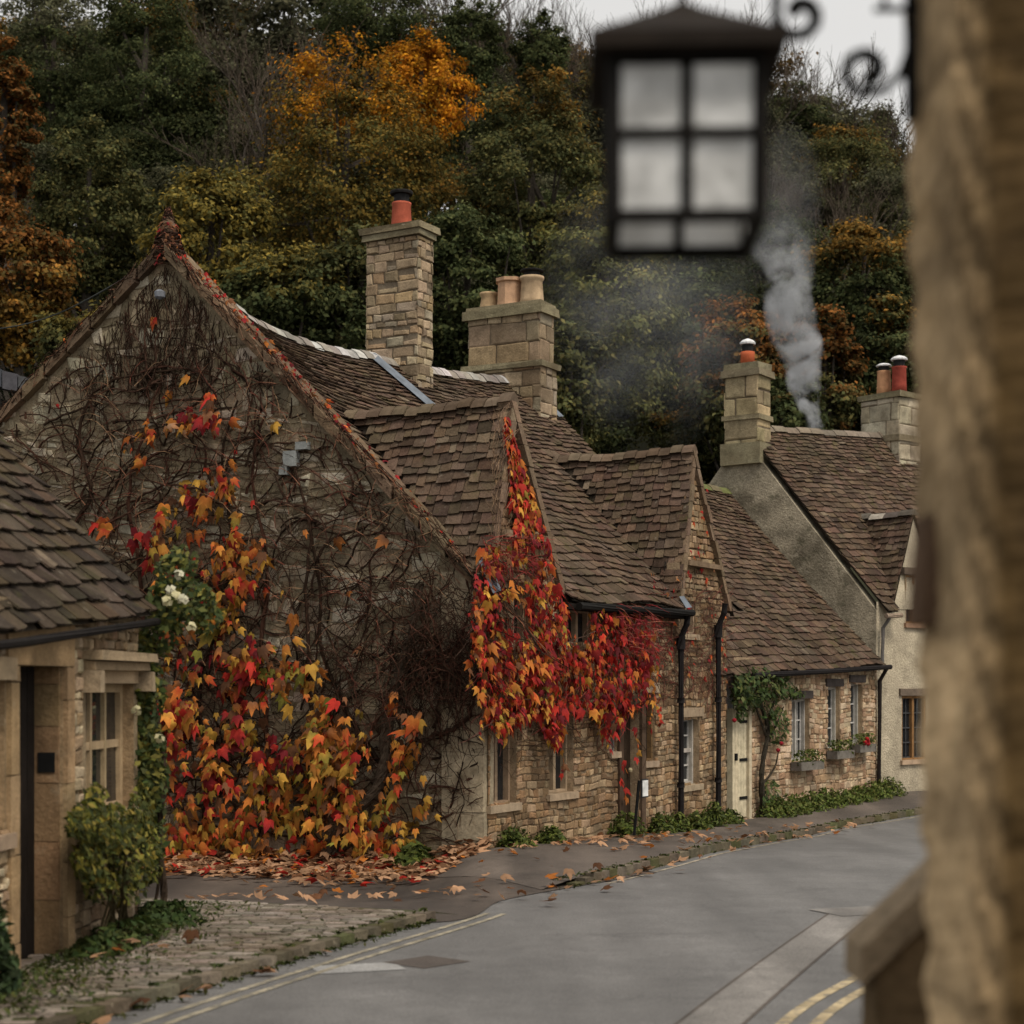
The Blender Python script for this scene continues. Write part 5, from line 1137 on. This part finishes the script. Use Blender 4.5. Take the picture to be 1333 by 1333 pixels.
tree('broadleaf_tree', 'small yellow olive tree just above the left slope of the gable', 120, 400, 560, 150, 46, 'og', 'yg', .7, n=7000)
tree('broadleaf_tree', 'olive and gold bushy tree behind the sagging roof ridge', 365, 320, 500, 170, 50, 'dg', 'yg', .7, n=9000)
tree('broadleaf_tree', 'dark green tree directly behind the tall narrow chimney', 470, 300, 560, 160, 50, 'dg', 'og', .7, n=9000)
tree('broadleaf_tree', 'very dark green tree between the tall chimney and the wide three-pot chimney', 610, 250, 560, 160, 54, 'dg', n=9000)
tree('broadleaf_tree', 'pale olive tree just left of the lantern behind the drifting smoke', 790, 225, 640, 190, 56, 'lo', 'yg', .85, n=12000, ncl=120)
tree('broadleaf_tree', 'dark tree behind the drifting smoke under the lantern', 890, 330, 650, 150, 58, 'dg', n=9000)
tree('beech_tree', 'brown orange tree behind the mossy square chimney', 965, 385, 640, 150, 52, 'og', 'ru', .62, n=9000)
tree('beech_tree', 'gold and brown tree right of the lantern near the stone pier', 1125, 290, 470, 170, 62, 'dg', 'gb', .72, n=9000)
tree('beech_tree', 'narrow rusty tree behind the thick smoke plume', 1075, 400, 620, 100, 54, 'og', 'ru', .55, n=7000)
tree('broadleaf_tree', 'dark green tree with golden tips behind the pale two-pot chimney', 1160, 385, 620, 130, 56, 'dg', 'gb', .85, n=8000)
tree('broadleaf_tree', 'dull green tree high on the slope right of the lantern', 1100, 175, 360, 170, 84, 'gy', 'og', .6, n=8000)
tree('broadleaf_tree', 'dark tall tree top at the upper left with a blackish crown', 190, -30, 260, 170, 86, 'dg', n=9000)
tree('broadleaf_tree', 'dark olive tree at the top left corner of the wood', 70, -20, 200, 150, 90, 'dg', 'gy', .6, n=8000)
tree('broadleaf_tree', 'gold tinted slim tree at the top between the two dark upper left trees', 225, -25, 120, 60, 94, 'og', 'gb', .5, n=5000)
tree('pine_tree', 'narrow dark evergreen on the skyline left of the lantern roof', 705, 15, 150, 80, 96, 'dg', n=6000)
tree('pine_tree', 'dark evergreen on the skyline just right of the orange tree', 612, -5, 140, 90, 95, 'dg', n=6000)
tree('broadleaf_tree', 'dark tree at the top edge above the orange maple', 480, -40, 110, 150, 98, 'dg', 'gy', .7, n=8000)
tree('broadleaf_tree', 'olive low tree beside the wide three-pot chimney', 745, 400, 620, 110, 50, 'og', n=7000)
tree('broadleaf_tree', 'dark low tree at the ridge of the rendered cottage left of its big chimney', 1020, 470, 640, 110, 50, 'dg', 'ru', .8, n=7000)
# filler trees share meshes; each is a thing of its own
def proto(pal, hi=None, t=.7, n=8000, a=3.6, b=4.2):
    vs, cl, cc = crown(a, b, n, 85, pal, hi, t, 0, (.12, .21)); return np_mesh('crown', vs+np.array([0, 0, 6.0]), 4, Q4, cl, M['foliage2']), cc
M['foliage2'] = attr_mat('far_foliage', na=.3, ns=.5, bump=0, transl=.3, rough=.8, spec=.04, objvar=.3)
protos = {k: [proto(*v) for _ in range(2)] for k, v in {'dg': ('dg',), 'og': ('og', 'gy', .7), 'gy': ('gy',), 'gb': ('og', 'gb', .75)}.items()}
tm = MB(); tree_trunk(tm, -1, 8, .22, protos['dg'][0][1]+np.array([0, 0, 6.0]), nl=12); tob = tm.build('trunk', M['bark']); tme = tob.data; bpy.data.objects.remove(tob)
def put(name, label, group, x, y, s, sz, parts):
    T = thing(name, (x, y, hz(x, y)-.2), label, 'tree', group); T.scale = (s, s, sz); T.rotation_euler = (0, 0, R.uniform(0, 6.28))
    for nm, me in parts: link(nm, me, T)
    return T
LB = {'dg': 'dark green leafy tree filling the shadowed wood on the hillside', 'og': 'dull olive leafy tree filling the wood on the hillside', 'gy': 'grey green thin leaved tree filling the wood on the hillside', 'gb': 'olive tree with a brown gold top filling the wood on the hillside'}
SKY = [(-100, -230), (500, -210), (590, -90), (640, 15), (720, 25), (850, 45), (1000, 62), (1100, 122), (1200, 195), (1400, 280)]
rows = [(49, 8.0, 5), (57, 8.5, 6.5), (65, 9, 7.5), (73, 9, 8.5), (81, 8.5, 9), (89, 8, 9.5), (97, 7.5, 10), (105, 6, 11.5), (112, 5, 16)]
for d, sp, h in rows:
    half = .303*d+7; x = -half+R.random()*3
    while x < half:
        y = d+R.uniform(-2.5, 2.5); px = CX+FPX*x/y; key = R.choice(['dg', 'dg', 'og', 'og', 'gy', 'gb'] if d < 90 else ['dg', 'og', 'gy', 'gb']); hh = h*R.uniform(.85, 1.15)
        maxz = (HOR-interp(px, SKY)-R.uniform(0, 25))*y/FPX-hz(x, y); hh = min(hh, maxz) if d > 80 else hh
        if hh > 3: pr = R.choice(protos[key]); put('broadleaf_tree', LB[key], LB[key].split(' filling')[0]+'s in the wood', x, y, hh/10.2*R.uniform(.95, 1.25), hh/10.2, [('crown', pr[0]), ('trunk', tme)])
        x += sp*R.uniform(.55, .85)
# bare trees on the skyline
def bare(seed, h=10, spread=.5, lv=5):
    r = random.Random(seed); mb = MB()
    def grow(p, d, L, rr, k):
        n = 3; pts = [p]
        for i in range(n): d = (d+V(r.uniform(-.2, .2), r.uniform(-.2, .2), r.uniform(-.03, .16))).normalized(); pts.append(pts[-1]+d*(L/n))
        mb.tube(pts, [rr, rr*.85, rr*.72, rr*.6], 5 if k > 2 else 3, (.06, .05, .04) if k > 1 else (.07, .054, .04), cap=False)
        if k == 0: return
        for j in range(r.randint(3, 4) if k > 1 else 4):
            s = pts[r.randint(1, 3)] if j else pts[3]; nd = (d+V(r.uniform(-1, 1), r.uniform(-1, 1), r.uniform(-.25, .7))*spread*1.3).normalized(); grow(s, nd, L*r.uniform(.55, .82), rr*.55, k-1)
    grow(V(0, 0, -.5), V(0, 0, 1), h*.36, h*.016, lv); ob = mb.build('branches', M['bark']); me = ob.data; bpy.data.objects.remove(ob); return me
bares = [bare(s, 10, .55) for s in (3, 8, 21)]
def bare_at(px, top, d, label, group=None, h=None):
    c = P(px, 0, d); g = hz(c.x, d); hh = (HOR-top)*d/FPX-g; return put('bare_tree', label, group, c.x, d, max(.5, hh/10.0), hh/10.0, [('branches', R.choice(bares))])
bare_at(325, 10, 70, 'pale bare tree with spreading limbs left of the orange maple')
bare_at(395, -10, 78, 'second bare tree with crooked limbs close behind the orange maple')
bare_at(1085, 210, 66, 'bare grey tree with pale stems on the slope right of the lantern')
bare_at(30, 200, 66, 'bare tree with dark limbs behind the rust brown trees at the left edge')
for px in list(range(590, 1240, 21)):
    px += R.uniform(-8, 8); bare_at(px, interp(px, SKY)-R.uniform(10, 55), R.uniform(98, 112), 'bare twiggy tree in the row along the skyline of the hill', 'bare trees along the skyline')
for i in range(12):
    px = R.uniform(200, 1200); bare_at(px, R.uniform(100, 260)+max(0, px-800)*.15, R.uniform(74, 92), 'bare twiggy tree standing among the leafy trees of the slope', 'bare trees on the slope')

# ------------------------------------------------------------------ chimney smoke
def smoke(name, label, org, size, tilt, r0, r1, dens, nscale, color=(.8, .82, .85), ell=False, lo=.45, hi=.75, thin=1.0):
    """closed box of smoke; local z runs 0..size[2]; a cone round a leaning axis, broken up by noise"""
    m = bpy.data.materials.new(name); m.use_nodes = True; n = m.node_tree; n.nodes.clear()
    out = n.nodes.new('ShaderNodeOutputMaterial'); pv = n.nodes.new('ShaderNodeVolumePrincipled'); n.links.new(pv.outputs[0], out.inputs['Volume'])
    pv.inputs['Color'].default_value = (*color, 1); pv.inputs['Anisotropy'].default_value = 0
    def mt(op, a, b=None, c=None):
        x = n.nodes.new('ShaderNodeMath'); x.operation = op
        for i, q in enumerate((a, b, c)):
            if q is None: continue
            if isinstance(q, (int, float)): x.inputs[i].default_value = q
            else: n.links.new(q, x.inputs[i])
        return x.outputs[0]
    tc = n.nodes.new('ShaderNodeTexCoord'); sp = n.nodes.new('ShaderNodeSeparateXYZ')
    wn = n.nodes.new('ShaderNodeTexNoise'); wn.inputs['Scale'].default_value = nscale*.45; wn.inputs['Detail'].default_value = 3
    n.links.new(tc.outputs['Object'], wn.inputs['Vector'])
    sb = n.nodes.new('ShaderNodeVectorMath'); sb.operation = 'SUBTRACT'; n.links.new(wn.outputs['Color'], sb.inputs[0]); sb.inputs[1].default_value = (.5, .5, .5)
    sc = n.nodes.new('ShaderNodeVectorMath'); sc.operation = 'SCALE'; n.links.new(sb.outputs[0], sc.inputs[0]); sc.inputs['Scale'].default_value = r1*(.8 if ell else 1.5)
    ad = n.nodes.new('ShaderNodeVectorMath'); n.links.new(tc.outputs['Object'], ad.inputs[0]); n.links.new(sc.outputs[0], ad.inputs[1]); n.links.new(ad.outputs[0], sp.inputs[0])
    x, y, z = sp.outputs
    nz = n.nodes.new('ShaderNodeTexNoise'); nz.inputs['Scale'].default_value = nscale; nz.inputs['Detail'].default_value = 5; nz.inputs['Roughness'].default_value = .6; n.links.new(ad.outputs[0], nz.inputs['Vector'])
    mr = n.nodes.new('ShaderNodeMapRange'); mr.inputs[1].default_value = lo; mr.inputs[2].default_value = hi; n.links.new(nz.outputs[0], mr.inputs[0])
    H = size[2]; t = mt('DIVIDE', z, H)
    if ell:
        q = mt('ADD', mt('ADD', mt('POWER', mt('DIVIDE', x, size[0]*.33), 2), mt('POWER', mt('DIVIDE', y, size[1]*.33), 2)), mt('POWER', mt('MULTIPLY', mt('SUBTRACT', t, .5), 3.0), 2)); fall = mt('MAXIMUM', mt('SUBTRACT', 1, q), 0)
    else:
        dx = mt('SUBTRACT', x, mt('MULTIPLY', z, tilt)); rr = mt('ADD', r0, mt('MULTIPLY', mt('MAXIMUM', t, 0), r1-r0))
        q = mt('DIVIDE', mt('SQRT', mt('ADD', mt('POWER', dx, 2), mt('POWER', y, 2))), rr); fall = mt('MAXIMUM', mt('SUBTRACT', 1, q), 0)
        fall = mt('MULTIPLY', fall, mt('POWER', mt('MAXIMUM', mt('SUBTRACT', 1, t), 0), thin))
        fall = mt('MULTIPLY', fall, mt('MINIMUM', mt('MAXIMUM', mt('MULTIPLY', t, 25), 0), 1))
    n.links.new(mt('MULTIPLY', mt('MULTIPLY', fall, mr.outputs[0]), dens), pv.inputs['Density'])
    mb = MB()
    if ell:
        prof = [(max(.02, math.sqrt(max(0, 1-(2*i/10-1)**2))), i/10*H) for i in range(11)]; mb.lathe((0, 0, 0), prof, 18); mb.v = [(a*size[0]/2, b*size[1]/2, c) for a, b, c in mb.v]
    else:
        e = r1*.75; vs = []
        for zz, r in ((-.3, r0+e), (H*.3, lerp(r0, r1, .3)+e), (H, r1+e)):
            for k in range(12): an = 2*math.pi*k/12; vs.append((r*math.cos(an)+tilt*zz, r*math.sin(an), zz))
        fs = [(i*12+k, i*12+(k+1) % 12, (i+1)*12+(k+1) % 12, (i+1)*12+k) for i in range(2) for k in range(12)]+[tuple(range(12))[::-1], tuple(range(24, 36))]; mb.add(vs, fs)
    mb.v = [(a+org[0], b+org[1], c+org[2]) for a, b, c in mb.v]
    o = mb.build(name, m, org=org); tag(o, label, 'smoke', kind='stuff'); return o
smoke('smoke', 'thick white smoke plume rising behind the ridge of the rendered cottage', P(1056, 566, 41), (4, 4, 5.6), -.16, .24, .95, 34, 1.5, thin=2.0, lo=.42, hi=.74)
smoke('smoke', 'thin blue grey smoke drifting over the roofs in front of the dark trees', P(850, 690, 44), (9.5, 5.5, 11.5), 0, 1, 1.6, .12, .55, ell=True, lo=.38, hi=.7)
smoke('smoke', 'faint upper wisp of smoke beside the lantern', P(1015, 450, 46), (3.8, 4.4, 7.5), 0, 1, .8, .11, .6, ell=True, lo=.35, hi=.7)
